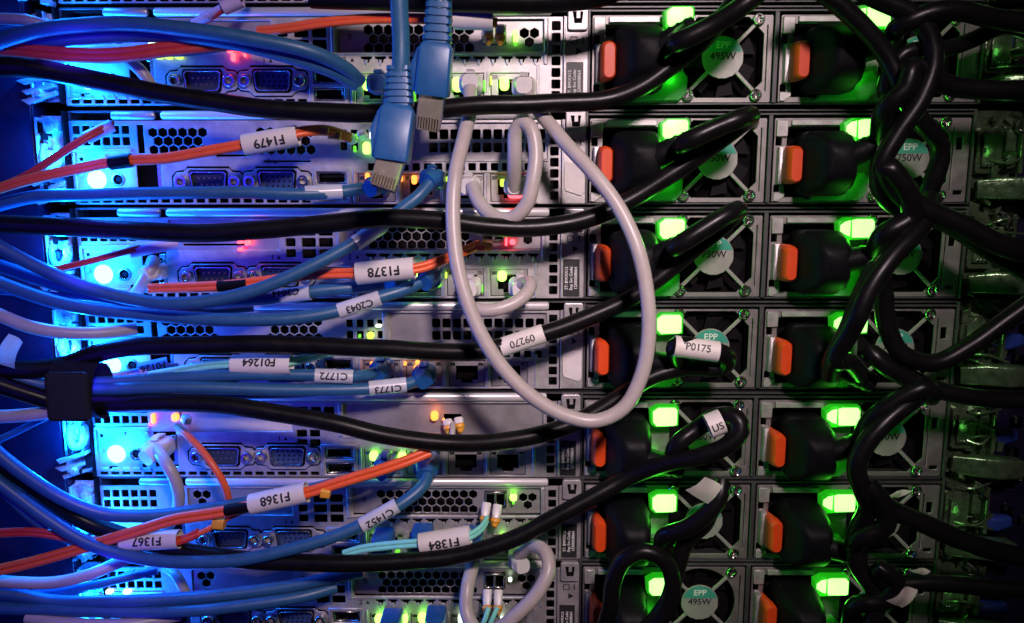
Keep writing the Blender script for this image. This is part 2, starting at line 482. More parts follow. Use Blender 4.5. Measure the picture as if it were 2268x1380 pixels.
def usb(parent, t):
    r = link('usb_port', cached(('usb', t), lambda: plate_mesh(rect(135, 148.2, t - 2.7, t + 2.7), [rect(135.6, 147.6, t - 2.1, t + 2.1)], -0.5, 5, 0.1)), M['shell'], parent)
    def tongue():
        bm = bmesh.new(); box(bm, 136.4, 146.8, 1.2, 6, t - 1.5, t - 0.1, 0.1); box(bm, 135.6, 147.6, 5, 6, t - 2.1, t + 2.1); return finish(bm, 't')
    link('usb_tongue', cached(('usbt', t), tongue), M['blkp'], r)

def netport(parent, i, led=None):
    x = 153.9 + 20.6 * i
    def shell():
        op = [(3.2, 2.6), (13.8, 2.6), (13.8, 9.6), (11.2, 9.6), (11.2, 11.2), (5.8, 11.2), (5.8, 9.6), (3.2, 9.6)]
        return plate_mesh(rect(0, 17.0, 0, 12.6), [op], 0, 1.0, 0.15)
    r = link('network_port', cached('netshell', shell), M['bracket'], parent, (x, 0.9, -29.8))
    def inside():
        bm = bmesh.new(); box(bm, 0.5, 16.5, 9, 10, 0.5, 12.1); box(bm, 2.2, 3.2, 1, 9, 1, 12); box(bm, 13.8, 14.8, 1, 9, 1, 12); return finish(bm, 'i')
    link('socket_inside', cached('netin', inside), M['dark'], r)
    def contacts():
        bm = bmesh.new()
        for k in range(8): box(bm, 4.4 + k * 1.1, 4.9 + k * 1.1, 2, 8, 2.8, 3.5)
        return finish(bm, 'c')
    link('contacts', cached('netct', contacts), M['gold'], r)
    def win(a):
        bm = bmesh.new(); box(bm, a, a + 2.6, -0.3, 0.8, 0.8, 2.6, 0.15); return finish(bm, 'w')
    link('indicator', cached('netw1', lambda: win(0.4)), M['shell'], r)
    link('indicator', cached('netw2', lambda: win(14.0)), M['shell'], r)
    return r

def screw_mesh():
    a = math.pi / 4
    w_, l_ = 0.33, 1.5
    cross = [(w_, l_), (-w_, l_), (-w_, w_), (-l_, w_), (-l_, -w_), (-w_, -w_), (-w_, -l_), (w_, -l_), (w_, -w_), (l_, -w_), (l_, w_), (w_, w_)]
    me = plate_mesh(circ(0, 0, 2.75, 24), [cross], -1.6, 1.8, 0.5)
    bm = bmesh.new(); bm.from_mesh(me); 
    bm2 = bmesh.new(); prism(bm2, circ(0, 0, 2.5, 16), -0.5, 0.4)
    t = bpy.data.meshes.new('x'); bm2.transform(Matrix.Scale(MM, 4)); bm2.to_mesh(t); bm.from_mesh(t); bm2.free()
    bm.to_mesh(me); bm.free(); return me

def psu(parent, x0, which, k):
    """power supply: which 1 or 2"""
    W = 82.4 if which == 1 else 91.0
    fx = 59.6 if which == 1 else 62.9
    fan_t = 23.2
    hw = 18.3
    octo = [(fx - 11.5, fan_t - 17.6), (fx + 11.5, fan_t - 17.6), (fx + 18.4, fan_t - 10.4), (fx + 18.4, fan_t + 10.4), (fx + 11.5, fan_t + 17.6), (fx - 11.5, fan_t + 17.6), (fx - 17.4, fan_t + 11), (fx - 17.4, fan_t - 11)]
    if k == 7 and which == 1:
        octo = circ(fx, fan_t, 17.9, 40)
    def fr():
        H = [octo, rect(6.5, 33, 8.6, 40.6), rect(1.4, 4.2, 13.2, 17.0), rect(1.4, 4.2, 35.0, 38.2)]
        if which == 2: H += [rect(84.6, 87.4, 13.4, 19.0), rect(84.8, 88.8, 37.6, 39.6)]
        H += [rect(W - 3.0 if which == 1 else W - 8.2, W - 2.6 if which == 1 else W - 7.7, 9, 38)]
        return plate_mesh(chamfer(0.6, W - 0.4, 4.6, 43.0, 0.5), H, 0.4, 1.0, 0.16)
    root = link('power_supply', cached(('psuf', which, k == 7), fr), M['psu'], parent, (x0, 0, 0))
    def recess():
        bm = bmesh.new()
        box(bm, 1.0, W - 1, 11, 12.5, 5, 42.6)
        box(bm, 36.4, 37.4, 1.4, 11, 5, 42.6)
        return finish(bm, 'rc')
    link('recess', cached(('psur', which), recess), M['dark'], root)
    def tabclip():
        bm = bmesh.new()
        prism(bm, rrect(2.0, 5.2, 17.6, 34.6, 0.5), -3.5, 0.5, 0.8, 2)
        box(bm, 1.2, 6.4, -1.2, 0.3, 5.6, 13.0, 0.25)
        prism(bm, [(1.2, 38.6), (6.2, 38.6), (6.2, 40), (3.2, 42.4), (1.2, 42.4)], -0.8, 0.3, 0.15)
        box(bm, 8, 31, -1.4, 0.3, 5.4, 8.0, 0.25)
        return finish(bm, 'tc', True)
    link('latch_spring', cached('tabclip', tabclip), M['plate'], root)
    def tab():
        bm = bmesh.new()
        loft(bm, [((5.6, 0.0, -26), 8.2, 1.5), ((5.9, -5, -26), 8.6, 2.2), ((6.6, -9, -26), 8.6, 3.0), ((7.0, -12.4, -26), 8.2, 3.0), ((7.1, -13.6, -26), 7.2, 2.2)], n=6, rr=0.95,
             fr=(Vector((0, -1, 0)), Vector((1, 0, 0)), Vector((0, 0, 1))))
        return finish(bm, 'tb', True)
    link('release_tab', cached('psutab', tab), M['tab'], root)
    def guard():
        bm = bmesh.new()
        prism(bm, circ(fx, fan_t, 9.3, 36), -0.6, 0.2, 0.3, 2)
        for sx in (-1, 1):
            for sy in (-1, 1):
                a = Vector((sx, sy)).normalized(); n_ = Vector((-a.y, a.x)) * 0.85
                p, q = Vector((fx, fan_t)) + a * 8.8, Vector((fx, fan_t)) + a * 20.4
                prism(bm, [tuple(p + n_), tuple(q + n_), tuple(q - n_), tuple(p - n_)], -0.3, 0.7, 0.3)
        return finish(bm, 'g', True)
    link('fan_guard', cached(('guard', which), guard), M['badge'], root)
    def blades():
        bm = bmesh.new()
        prism(bm, circ(fx, fan_t, 8.5, 24), 5, 9)
        for i in range(7):
            a = 2 * math.pi * i / 7
            pts = [(fx + r * math.cos(a + da), fan_t + r * math.sin(a + da)) for r, da in ((8, 0), (17, 0.25), (17, 0.75), (8, 0.55))]
            prism(bm, pts, 6.2 + 0.2 * i, 7.6 + .2 * i)
        return finish(bm, 'bl')
    link('fan', cached(('blades', which), blades), M['fan'], root)
    link('badge', cached(('bdg', which), lambda: plate_mesh(
        [(fx + 8.9 * math.cos(a), fan_t - 2.4 - 0.0 + 0 if False else fan_t + 8.9 * math.sin(a)) for a in [math.radians(196 + 148 * i / 20) for i in range(21)]], [], -0.72, 0.1, 0.02)), M['badgegreen'], root)
    watt = '495W' if k in (1, 7) else '750W'
    link('lettering', cached(('epp', which), lambda: text_flat('EPP', 4.3, fx, fan_t - 5.3, -0.78, bold=0.04)), M['inkwhite'], root)
    link('lettering', cached(('watt', which, watt), lambda: text_flat(watt, 4.6, fx, fan_t - 0.4, -0.68, bold=0.07)), M['ink'], root)
    for sx in (-15.4, 15.4):
        for sy in (-16.4, 16.6):
            if k == 5 and which == 2 and sx < 0: continue
            s = link('screw', cached('screw', screw_mesh), M['chrome'], root, (fx + sx, -0.2, -(fan_t + sy)))
            s.rotation_euler = (0, random.uniform(0, 1.5), 0)
    # lit green handle: core and rim
    gx = 31.8 if which == 1 else 29.6
    gw = 12.0 if which == 1 else 15.5
    def rimm():
        bm = bmesh.new()
        prism(bm, [(gx - 0.8, 9), (gx + 3, 6.8), (gx + gw + .3, 6.8), (gx + gw + 1.0, 8), (gx + gw + 1.0, 16.6), (gx + 2, 17.4), (gx - 0.2, 15.8)], -4.4, 0.2, 0.8, 2)
        return finish(bm, 'r', True)
    hz = (0, -4, 4.5 if k == 1 else 1.6)
    link('lit_handle', cached(('rim', which), rimm), M['latchrim'], root, hz)
    def core():
        bm = bmesh.new()
        if which == 1:
            prism(bm, [(gx + 0.6, 9.4), (gx + 3, 7.6), (gx + gw - 1, 7.5), (gx + gw, 8.6), (gx + gw, 15.6), (gx + gw - 1.5, 16.2), (gx + 2.4, 16.4), (gx + 0.8, 14.6)], -5.6, -4.2, 0.5, 2)
        else:
            prism(bm, [(gx + 0.4, 10.4), (gx + 2.6, 8.6), (gx + 4.9, 8.1), (gx + 4.9, 15.4), (gx + 2.8, 14.6), (gx + .4, 13)], -5.2, -4.2, 0.4, 2)
            prism(bm, [(gx + 5.6, 8.0), (gx + 7.6, 7.5), (gx + gw - 1, 7.5), (gx + gw, 8.8), (gx + gw, 15.2), (gx + gw - 1, 15.8), (gx + 6, 15.9)], -5.9, -4.2, 0.5, 2)
        return finish(bm, 'c', True)
    link('handle_light', cached(('core', which), core), M['latchglow'], root, hz)
    def handle():
        bm = bmesh.new()
        prism(bm, [(17, 42.2), (19, 39.6), (29, 38.0), (34.5, 31), (41.5, 29.5), (43.6, 32), (43.4, 39), (40, 42.2)], -3.4, 0.2, 0.9, 2)
        return finish(bm, 'h', True)
    link('pull_handle', cached('pullh', handle), M['handle'], root)
    point('handle_glow', (gx + gw * 0.5, -13.5, -11), 0.0085, (0.04, 1.0, 0.02), 2.2, root)
    point('handle_bounce_fill', (gx + 4, -4.5, -33.0), 0.0030, (0.04, 1.0, 0.03), 3, root)  # added lamp without a source, stands for green bounce under the plug
    return root

for k in range(0, 8):
    org = Vector((DX[k], DY[k], -(k - 1) * U - DZ[k] * -1 if False else -(k - 1) * U + (-DZ[k])))
    S = empty('rack_server', org)
    SERVERS[k] = S
    tag(S, 'silver and black rear of the ' + WHICH[k], 'server', 'rack servers stacked in the cabinet')
    kd = KIND[k]
    link('chassis', cached('body', build_body), M['chassis'], S)
    link('lid_edge', cached('lip', lambda: build_lip(64, 243)), M['lip'], S)
    link('lid_catch', cached('catch', lambda: build_lip(41, 61)), M['bracket'], S)
    link('face_plate', cached(('face', kd), lambda: face_plate(kd)), M['plate'], S)
    link('slot_bracket', cached(('brk', kd), lambda: build_bracket(kd)), M['bracket'], S)
    # second slot cover on the left
    if kd != 'A':
        def cov():
            H = [rect(70, 100, 17.6, 18.6)] if kd == 'B' else []
            if kd == 'B': H += hexgrid(66, 76, 8, 2, 4.6)
            return plate_mesh(rect(63.6, 119.4 if kd == 'C' else 116.4, 6.2, 20.8), H, 1.4, 0.8, 0.12)
        link('slot_cover', cached(('cov', kd), cov), M['bracket'] if kd == 'B' else M['label'], S)
    # recess liner behind the openings
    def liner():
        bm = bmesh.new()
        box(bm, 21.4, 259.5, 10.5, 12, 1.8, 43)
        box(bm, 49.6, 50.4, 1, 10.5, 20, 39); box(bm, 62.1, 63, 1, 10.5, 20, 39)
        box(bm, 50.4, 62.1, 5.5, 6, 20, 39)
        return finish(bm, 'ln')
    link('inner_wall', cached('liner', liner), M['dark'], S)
    def mgmt():
        bm = bmesh.new()
        box(bm, 21.6, 49, -0.9, -0.05, 18.2, 19.6, 0.2)
        box(bm, 21.6, 22.8, -1.2, -0.05, 19.6, 40, 0.2)
        box(bm, 46.8, 48.8, -1.6, -0.05, 20.5, 23.5, 0.3)
        for i in range(5): prism(bm, [(24 + i * 5.2, 38.9), (27.2 + i * 5.2, 38.9), (28.2 + i * 5.2, 40.8), (25 + i * 5.2, 40.8)], -0.7, 0.05, 0.15)
        prism(bm, circ(24.4, 29.5, 1.2, 12), -1.0, 0, 0.3); prism(bm, circ(36.5, 21.8, .9, 12), -1.0, 0, 0.3)
        return finish(bm, 'mg')
    link('management_panel', cached('mgmt', mgmt), M['plate'], S)
    def btn():
        bm = bmesh.new(); prism(bm, circ(41.5, 32, 1.5, 16), 0.4, 2, 0.3); return finish(bm, 'b')
    link('identify_button', cached('btn', btn), M['blkp'], S)
    def ring(): return plate_mesh(circ(41.5, 32, 3.2, 24), [circ(41.5, 32, 2.2, 20)], -0.5, 0.6, 0.15)
    link('button_ring', cached('bring', ring), M['chrome'], S)
    def lamp():
        bm = bmesh.new()
        bmesh.ops.create_uvsphere(bm, u_segments=20, v_segments=12, radius=4.3, matrix=Matrix.Translation((31.5, 0.4, -32)) @ Matrix.Diagonal((1.05, 0.5, 1.05, 1)))
        return finish(bm, 'lp', True)
    link('identify_lamp', cached('lamp', lamp), M['uid'], S)
    # socket frame in the management pocket
    def pocket():
        bm = bmesh.new()
        box(bm, 58.6, 61.6, 0.2, 5, 22.5, 24.2, .2); box(bm, 60.0, 61.8, 0.2, 5, 24.2, 36, .2); box(bm, 57.5, 61.8, 0.2, 5, 36, 37.6, .2)
        return finish(bm, 'pk')
    link('management_socket', cached('pocket', pocket), M['shell'], S)
    dsub(S, 84, 's'); dsub(S, 116, 'v')
    usb(S, 31.4); usb(S, 39.0)
    def usbf(): return plate_mesh(rect(132.6, 150.6, 26.8, 43.4), [rect(134.6, 148.6, 28.4, 34.4), rect(134.6, 148.6, 36.0, 42.0)], -0.9, 0.8, 0.2)
    link('usb_frame', cached('usbf', usbf), M['plate'], S)
    for i in range(4): netport(S, i)
    # vertical ribs, ledge under the slot
    def trim():
        bm = bmesh.new()
        if kd == 'B':
            box(bm, 144, 241, -0.8, -0.05, 20.6, 21.6, 0.2); box(bm, 143.4, 145.2, -1.4, -0.05, 6.0, 21.6, 0.3)
            for i in range(13):
                x = 158.2 + 6.4 * i; prism(bm, [(x, 23.8), (x + 1.6, 23.8), (x + 1.1, 26.2), (x + 0.5, 26.2)], -0.9, -0.05, 0.2)
            box(bm, 239.6, 241.4, -0.9, -0.05, 6, 26, 0.25)
        elif kd == 'A':
            box(bm, 163.6, 166.2, -1.6, -0.05, 6.0, 23.6, 0.3); box(bm, 152, 242, -0.9, -0.05, 28.3, 29.2, 0.2)
            box(bm, 166.2, 242.4, -0.7, -0.05, 23.3, 24.1, 0.2)
        else:
            box(bm, 142, 144, -1.4, -0.05, 6.0, 22.6, 0.3); box(bm, 144, 242, -0.8, -0.05, 22.6, 23.6, 0.2)
        box(bm, 151.4, 152.6, -1.0, -0.05, 27.6, 43.2, 0.25)
        box(bm, 236.4, 237.6, -0.8, -0.05, 26.4, 43.2, 0.25)
        for i in range(3): box(bm, 172.4 + 20.6 * i, 173.2 + 20.6 * i, -0.6, -0.05, 29, 43, 0.15)
        return finish(bm, 'tr')
    link('trim_ribs', cached(('trim', kd), trim), M['plate'], S)
    # card guide and information tag
    def tagbody():
        bm = bmesh.new()
        box(bm, 249.0, 259.6, 0.2, 1.2, 5.0, 43.4, 0.15)
        box(bm, 248.6, 249.4, -0.8, 1, 5, 43.4, 0.15)
        prism(bm, rrect(250.2, 259.4, 1.4, 11.4, 1.2), -1.8, 0, 0.4, 2)
        return finish(bm, 'tgb')
    TB = link('information_tag', cached('tagb', tagbody), M['plate'], S)
    def slot_(): 
        bm = bmesh.new(); prism(bm, [(252.4, 3.4), (254.2, 3.4), (254.2, 6.2), (255.8, 6.2), (255.8, 3.4), (257.2, 3.4), (256.6, 8.4), (253.2, 8.4)], -1.92, -1.7); return finish(bm, 's')
    link('tag_slot', cached('tagslot', slot_), M['dark'], TB)
    if k != 5:
        link('slot_lettering', cached('one', lambda: text_flat('1', 4.0, 257.2, 15.4, 0.1, bold=0.08)), M['ink'], TB)
        def sym(): return plate_mesh(rrect(251.6, 254.8, 13.8, 17.0, 0.4, 2), [rrect(252.0, 254.4, 14.2, 16.6, 0.3, 2), ], 0.05, 0.1, 0.02)
        link('slot_symbol', cached('sym', sym), M['ink'], TB)
        def arr(): return plate_mesh([(254.2, 18.6), (257.0, 20.2), (254.2, 21.8)], [], 0.05, 0.1, 0.01)
        link('arrow_mark', cached('arr', arr), M['ink'], TB)
    if k in (0, 1, 3, 5, 6, 7):
        bl = link('service_label', cached('svc', lambda: plate_mesh(rrect(249.8, 257.6, 25.0, 42.8, 0.3, 2), [], -0.15, 0.3, 0.05)), M['blklabel'], S)
        def svct():
            bm = bmesh.new()
            for s_, x_, z_ in (('ST: BWXX12', 251.4, 1.7), ('Exp Svc Code:', 253.6, 1.7), ('12300008064', 255.8, 1.7)):
                m_ = text_flat(s_, z_ * 1.15, x_, 34.0, -0.2, rot=90, bold=0.03); bm.from_mesh(m_)
            me = bpy.data.meshes.new('sv'); bm.to_mesh(me); bm.free(); return me
        link('service_lettering', cached('svct', svct), M['inkwhite'], bl)
    else:
        def card():
            return plate_mesh([(249.8, 24.6), (259.0, 24.6), (259.0, 38.0), (257.6, 39.8), (250.6, 37.6), (249.8, 36.0)], [], -0.6, 0.5, 0.1)
        link('blank_card', cached('card', card), M['label'], S)
    # numerals on the plates
    link('slot_number', cached('n1', lambda: text_flat('1', 3.4, 112.4, 24.0, -0.02 - 0.05, bold=0.06)), M['ink'], S)
    link('slot_arrow', cached('a1', lambda: plate_mesh([(114.4, 24.8), (116.4, 24.8), (115.4, 23.0)], [], -0.1, 0.1, 0.01)), M['ink'], S)
    if kd == 'B':
        link('slot_number', cached('n2', lambda: text_flat('2', 3.6, 149.0, 23.8, -0.07, bold=0.06)), M['ink'], S)
        link('slot_arrow', cached('a2', lambda: plate_mesh([(151.6, 24.6), (153.6, 24.6), (152.6, 22.8)], [], -0.1, 0.1, 0.01)), M['ink'], S)
        link('card_print', cached('prn', lambda: text_flat('100', 2.2, 151.5, 13.5, 2.12, rot=90, bold=0.04)), M['ink'], S)
        link('light_pipe', cached('sfp', lambda: plate_mesh(rect(211.7, 222.3, 8.6, 16.8), [rect(212.6, 216.4, 9.6, 15.8), rect(217.6, 221.4, 9.6, 15.8)], 0.6, 2, 0.15)), M['shell'], S)
    psu(S, 260.9, 1, k)
    psu(S, 345.8, 2, k)

# identify-lamp light (blue lamps of the servers) and added blue fill lamps
UID = {0: .6, 1: 1.6, 2: 1.6, 3: 1.4, 4: 1.5, 5: 1.6, 6: 1.1, 7: 1.3}
for k, s in UID.items():
    point('identify_glow', (31, -13, -30), 0.080 * s, (0.003, 0.13, 1.0), 3.5, SERVERS[k])
    point('rail_blue_fill', (16.0, -9.0, -22), 0.15 * s, (0.003, 0.18, 1.0), 2.0, SERVERS[k])  # added lamp; the rail only reflects, nothing shines here
    point('front_blue_fill', (44, -46, -27), 0.017 * s, (0.06, 0.02, 1.0), 12, SERVERS[k])  # added fill lamp floating in front, spreads blue over the cables

# ------------------------------------------------------------------ indicator lights: (row, px, py, w, h mm, material, point power)
G, G2, Y_, O_, R_, W_ = 'ledg', 'ledg2', 'ledy', 'ledo', 'ledr', 'ledw'
LC = {G: (0.15, 1, 0.03), G2: (0.1, 1, .03), Y_: (0.4, 1, 0.03), O_: (1, .2, .02), R_: (1, .02, .02), W_: (.7, 1, .6)}
LEDS = [
 (1, 812, 186, 3.6, 5.6, G, 1), (1, 1013, 187, 4.6, 6.4, G, 1.3), (1, 1117, 185, 4.2, 6.0, G, 1.2), (1, 1142, 80, 2.2, 5.0, G, .5), (1, 1142, 97, 1.5, 1.6, G2, 0), (1, 872, 183, 1.6, 1.4, G2, 0),
 (1, 918, 205, 1.0, 13, G2, .1), (1, 1073, 190, .9, 5, G2, 0), (1, 1087, 178, .8, 4, Y_, 0),
 (1, 350, 124, 4, 2.6, Y_, .15), (1, 372, 124, 3.6, 2.8, Y_, .15), (1, 395, 124, 3.6, 2.6, Y_, .1), (1, 337, 97, 3.6, 1.2, W_, 0), (1, 358, 95, 3.4, 1, W_, 0),
 (2, 1141, 429, 7.0, 4.4, R_, .5), (1, 508, 112, 2.2, 2.2, R_, .9), (1, 515, 126, 1.6, 3.6, R_, .3), (1, 530, 110, 2.2, 1.6, R_, .2), (1, 541, 122, 1.0, 1.4, R_, 0),
 (2, 811, 328, 3.2, 5.4, G, .7), (2, 790, 302, 1.6, 2.4, G2, .1), (2, 822, 300, 1.6, 3, W_, .1), (2, 785, 330, 1.2, 3, G2, 0), (2, 813, 394, 1.8, 4.6, O_, .25), (2, 888, 395, 1.4, 3, O_, 0), (2, 917, 398, 2.4, 4.2, O_, .3),
 (2, 1113, 405, 2.4, 3.6, Y_, .35), (2, 972, 408, 1.4, 3.4, G2, .1), (2, 990, 397, 1.0, 2.4, Y_, 0),
 (3, 920, 612, 4.0, 5.6, G, 1.1), (3, 1112, 612, 4.2, 4.8, G, 1.1), (3, 868, 628, 1.6, 2.6, G2, .15), (3, 972, 628, 2.0, 3.8, G2, .15), (3, 988, 610, .9, 3, Y_, 0), (3, 1011, 618, 1.8, 3, W_, .1), (3, 1068, 640, .8, 3.6, G2, 0),
 (3, 547, 538, 2.6, 2.6, R_, 1.0), (3, 531, 537, 2.4, 1.2, R_, .1), (3, 531, 553, 2.0, 1.6, R_, .1), (3, 1135, 536, 2.6, 2.6, R_, 1.0), (3, 1121, 536, 1.0, 3.6, R_, .1),
 (4, 820, 744, 3.4, 3.6, Y_, .5), (4, 796, 745, 1.2, 1.8, G2, 0), (4, 838, 722, 2.8, 1.4, W_, 0), (4, 825, 805, 2.4, 1.4, O_, 0), (4, 826, 819, 2.2, 2.8, O_, .3), (4, 897, 806, 1.2, 1.8, O_, 0), (4, 924, 803, 2.0, 1.6, O_, 0), (4, 922, 816, 2.4, 3.2, O_, .35),
 (5, 827, 1011, 3.8, 4.6, G, 1), (5, 890, 1012, 4.0, 4.2, G, 1), (5, 829, 1034, 1.2, 3, W_, 0), (5, 864, 1008, .8, 3.6, G2, 0), (5, 932, 1018, .8, 4, G2, .1), (5, 919, 1005, 1.6, 1.4, Y_, 0),
 (5, 962, 922, 3.6, 4.4, O_, 1.0), (5, 387, 925, 3.4, 4, O_, 1.1), (5, 338, 928, 1.6, 5, O_, .3), (5, 334, 940, 2, 1.4, R_, .1), (5, 982, 930, 1, 1, O_, 0),
 (6, 835, 1194, 4.2, 5.0, G, 1.1), (6, 1137, 1103, 3.4, 3.4, G, .8), (6, 1137, 1092, 1.2, 1.2, G2, 0), (6, 1137, 1115, 1.2, 1.2, G2, 0), (6, 1112, 1190, 2.4, 2.4, G, .3), (6, 880, 1224, 2.4, 2.8, G2, .2), (6, 975, 1218, 2.2, 2.4, G2, .2), (6, 1020, 1206, 1.8, 2, W_, 0),
 (7, 840, 1372, 4.6, 4.6, G, 1.1), (7, 897, 1372, 2.6, 4.0, G, .6), (7, 935, 1370, 4.2, 4.8, G, 1), (7, 1020, 1372, 2.6, 4.2, W_, .4), (7, 1130, 1285, 1.9, 1.9, W_, .2), (7, 1112, 1372, 2, 2, W_, .2),
 (7, 240, 1312, 3.6, 1.8, W_, .1), (7, 280, 1312, 3.6, 2, W_, .1),
]
for k, px, py, lw, lh, mk, pw in LEDS:
    d = 2.0
    P = at(px, py, d)
    def led():
        bm = bmesh.new()
        prism(bm, rrect(-lw / 2, lw / 2, -lh / 2, lh / 2, min(lw, lh) * .42, 4), -0.3, 1.6, 0.25, 2)
        return finish(bm, 'led', True)
    org = Vector(SERVERS[k].location) / MM
    o = link('indicator_led', cached(('led', lw, lh, mk), led), M[mk], SERVERS[k], P - org)
    if mk == 'ledr': pw *= 0.22
    if pw: point('indicator_glow', P - org + Vector((0, -5, 0)), 0.0008 * pw, LC[mk], 1.5, SERVERS[k])

# ------------------------------------------------------------------ cable builder
def sleeve_mesh(a, b, r, org, thick=0.35, flat=1.0):
    """open-ended tube from a to b"""
    bm = bmesh.new(); n = 20
    T, F, B = frame_of(b - a); rings = []
    for c, rr in ((a, r - thick), (a, r), (b, r), (b, r - thick)):
        rings.append([bm.verts.new(c - org + (B * math.cos(t) + F * math.sin(t) * flat) * rr) for t in [2 * math.pi * i / n for i in range(n)]])
    for i in range(4):
        A, C = rings[i], rings[(i + 1) % 4]
        for j in range(n): bm.faces.new((A[j], A[(j + 1) % n], C[(j + 1) % n], C[j]))
    return finish(bm, 'sleeve', True, 50)
def wrapped_text(s, size, a, b, r, org, flip=True, turn=0.0, bold=0.05, shift=0.0):
    me = text_raw(s, size, bold)
    bm = bmesh.new(); bm.from_mesh(me)
    for i in range(-8, 9):
        bmesh.ops.bisect_plane(bm, geom=bm.verts[:] + bm.edges[:] + bm.faces[:], plane_co=(0, i * size * 0.055, 0), plane_no=(0, 1, 0))
    bm.to_mesh(me); bm.free()
    D = (b - a).normalized()
    if flip: D = -D
    _, F, _ = frame_of(D)
    V = F.cross(D); C = (a + b) / 2; rr = r + 0.16
    for v in me.vertices:
        th = v.co.y / rr + turn
        v.co = C + D * (v.co.x + shift) + F * (rr * math.cos(th) + v.co.z) + V * (rr * math.sin(th)) - org
    me.transform(Matrix.Scale(MM, 4)); me.update()
    return me

def P3(p):
    return at(p[0], p[1], p[2] if len(p) > 2 else 20)

def cable(name, label, cat, mk, runs, r, group=None, sleeves=(), ends=(), wob=0.4, seg=14, sheath='sheath'):
    """runs: list of control-point lists (px, py, depth) or Vectors; one thing"""
    if mk == 'blue': r *= 0.93
    first = runs[0][0]
    org = first.copy() if isinstance(first, Vector) else P3(first)
    root = empty(name, org) if (sleeves or ends or len(runs) > 1) else None
    for i, run in enumerate(runs):
        pts = spline([p if isinstance(p, Vector) else P3(p) for p in run])
        bm = bmesh.new(); tube(bm, pts, r, seg, True, wob, org)
        me = finish(bm, name + '_mesh', True, 60)
        if root is None:
            o = link(name, me, M[mk], None, org); tag(o, label, cat, group); return o
        link(sheath, me, M[mk], root)
    for s in sleeves:
        x0, y0, x1, y1, d, rr, txt, style = s[:8]
        opt = s[8] if len(s) > 8 else {}
        a, b = at(x0, y0, d), at(x1, y1, d + opt.get('dd', 0))
        L = link('label_sleeve' if style != 'shrink' else 'shrink_tube', sleeve_mesh(a, b, rr, org), M[{'tube': 'sleeve', 'wrap': 'wrap', 'shrink': 'blkp', 'lilac': 'purple', 'paper': 'sleeve'}[style]], root)
        if txt:
            link('lettering', wrapped_text(txt, opt.get('size', 5.2), a, b, rr, org, opt.get('flip', True), opt.get('turn', 0), opt.get('bold', 0.06), opt.get('shift', 0)), M['ink'], L)
    for e in ends: e(root, org)
    tag(root, label, cat, group)
    return root

# connector builders -------------------------------------------------
def rj_boot(px, py, dirx=0, diry=0, d0=1.5, mk='boot', size=1.0):
    """boot standing out of a network port at (px,py); bends to dir"""
    def f(root, org):
        p = at(px, py, d0)
        bm = bmesh.new()
        q = p + Vector((0, -9 * size, 0)); q2 = q + Vector((dirx * 4, -5 * size, -diry * 4))
        loft(bm, [(p, 5.4 * size, 4.2 * size), (q, 5.4 * size, 4.2 * size), (q + Vector((0, -1, 0)), 4.2 * size, 4.0 * size), (q2, 3.5 * size, 3.5 * size)], org, 5, 0.7)
        link('plug_boot', finish(bm, 'boot', True), M[mk], root)
        bm = bmesh.new()
        loft(bm, [(p + Vector((0, -1, 5.2 * size)), 2.0, 0.5), (p + Vector((0, -8, 5.8 * size)), 1.8, 0.5), (p + Vector((0, -10, 4.8 * size)), 1.8, 0.5)], org, 2, 0.4)
        link('latch_lever', finish(bm, 'lever', True), M[mk], root)
    return f
def lc_pair(px, py, ang=90, L=9, collar=True, mk='whplug', d=6, gap=5.4):
    """duplex fibre plug: two white ferrule bodies, yellow collars, pointing into the server, hanging down slightly"""
    def f(root, org):
        a = math.radians(ang)
        dv = Vector((math.cos(a), 0, -math.sin(a)))          # direction the cable leaves, in the face plane
        side = Vector((-dv.z, 0, dv.x)) * -1
        for s in (-0.5, 0.5):
            p = at(px, py, d) + side * (gap * s)
            bm = bmesh.new()
            p1 = p + dv * (L * .55) + Vector((0, -L * .5, 0))
            loft(bm, [(p, 2.2, 2.2), (p.lerp(p1, .7), 2.2, 2.2), (p1, 1.7, 1.7)], org, 4, 0.6)
            c = link('fibre_plug', finish(bm, 'lc', True), M[mk], root)
            if collar:
                bm = bmesh.new()
                p2 = p1 + dv * 3.6 + Vector((0, -1.5, 0))
                tube(bm, [p1 - dv * .8, p1 + dv * .4, p1 + dv * 2.2, p2], [1.9, 2.5, 2.1, 1.1], 12, True, 0, org)
                link('fibre_collar', finish(bm, 'collar', True), M['yellow'], root)
    return f
def clip(px, py, d, r=2.6, mk='yellow', name='clip_ring', ln=5):
    def f(root, org):
        p = at(px, py, d); bm = bmesh.new()
        loft(bm, [(p + Vector((-ln / 2, 0, .4)), r, r), (p + Vector((ln / 2, 0, -.4)), r * .9, r * .9)], org, 4, 0.5)
        prism_ = bm
        link(name, finish(bm, 'clip', True), M[mk], root)
    return f

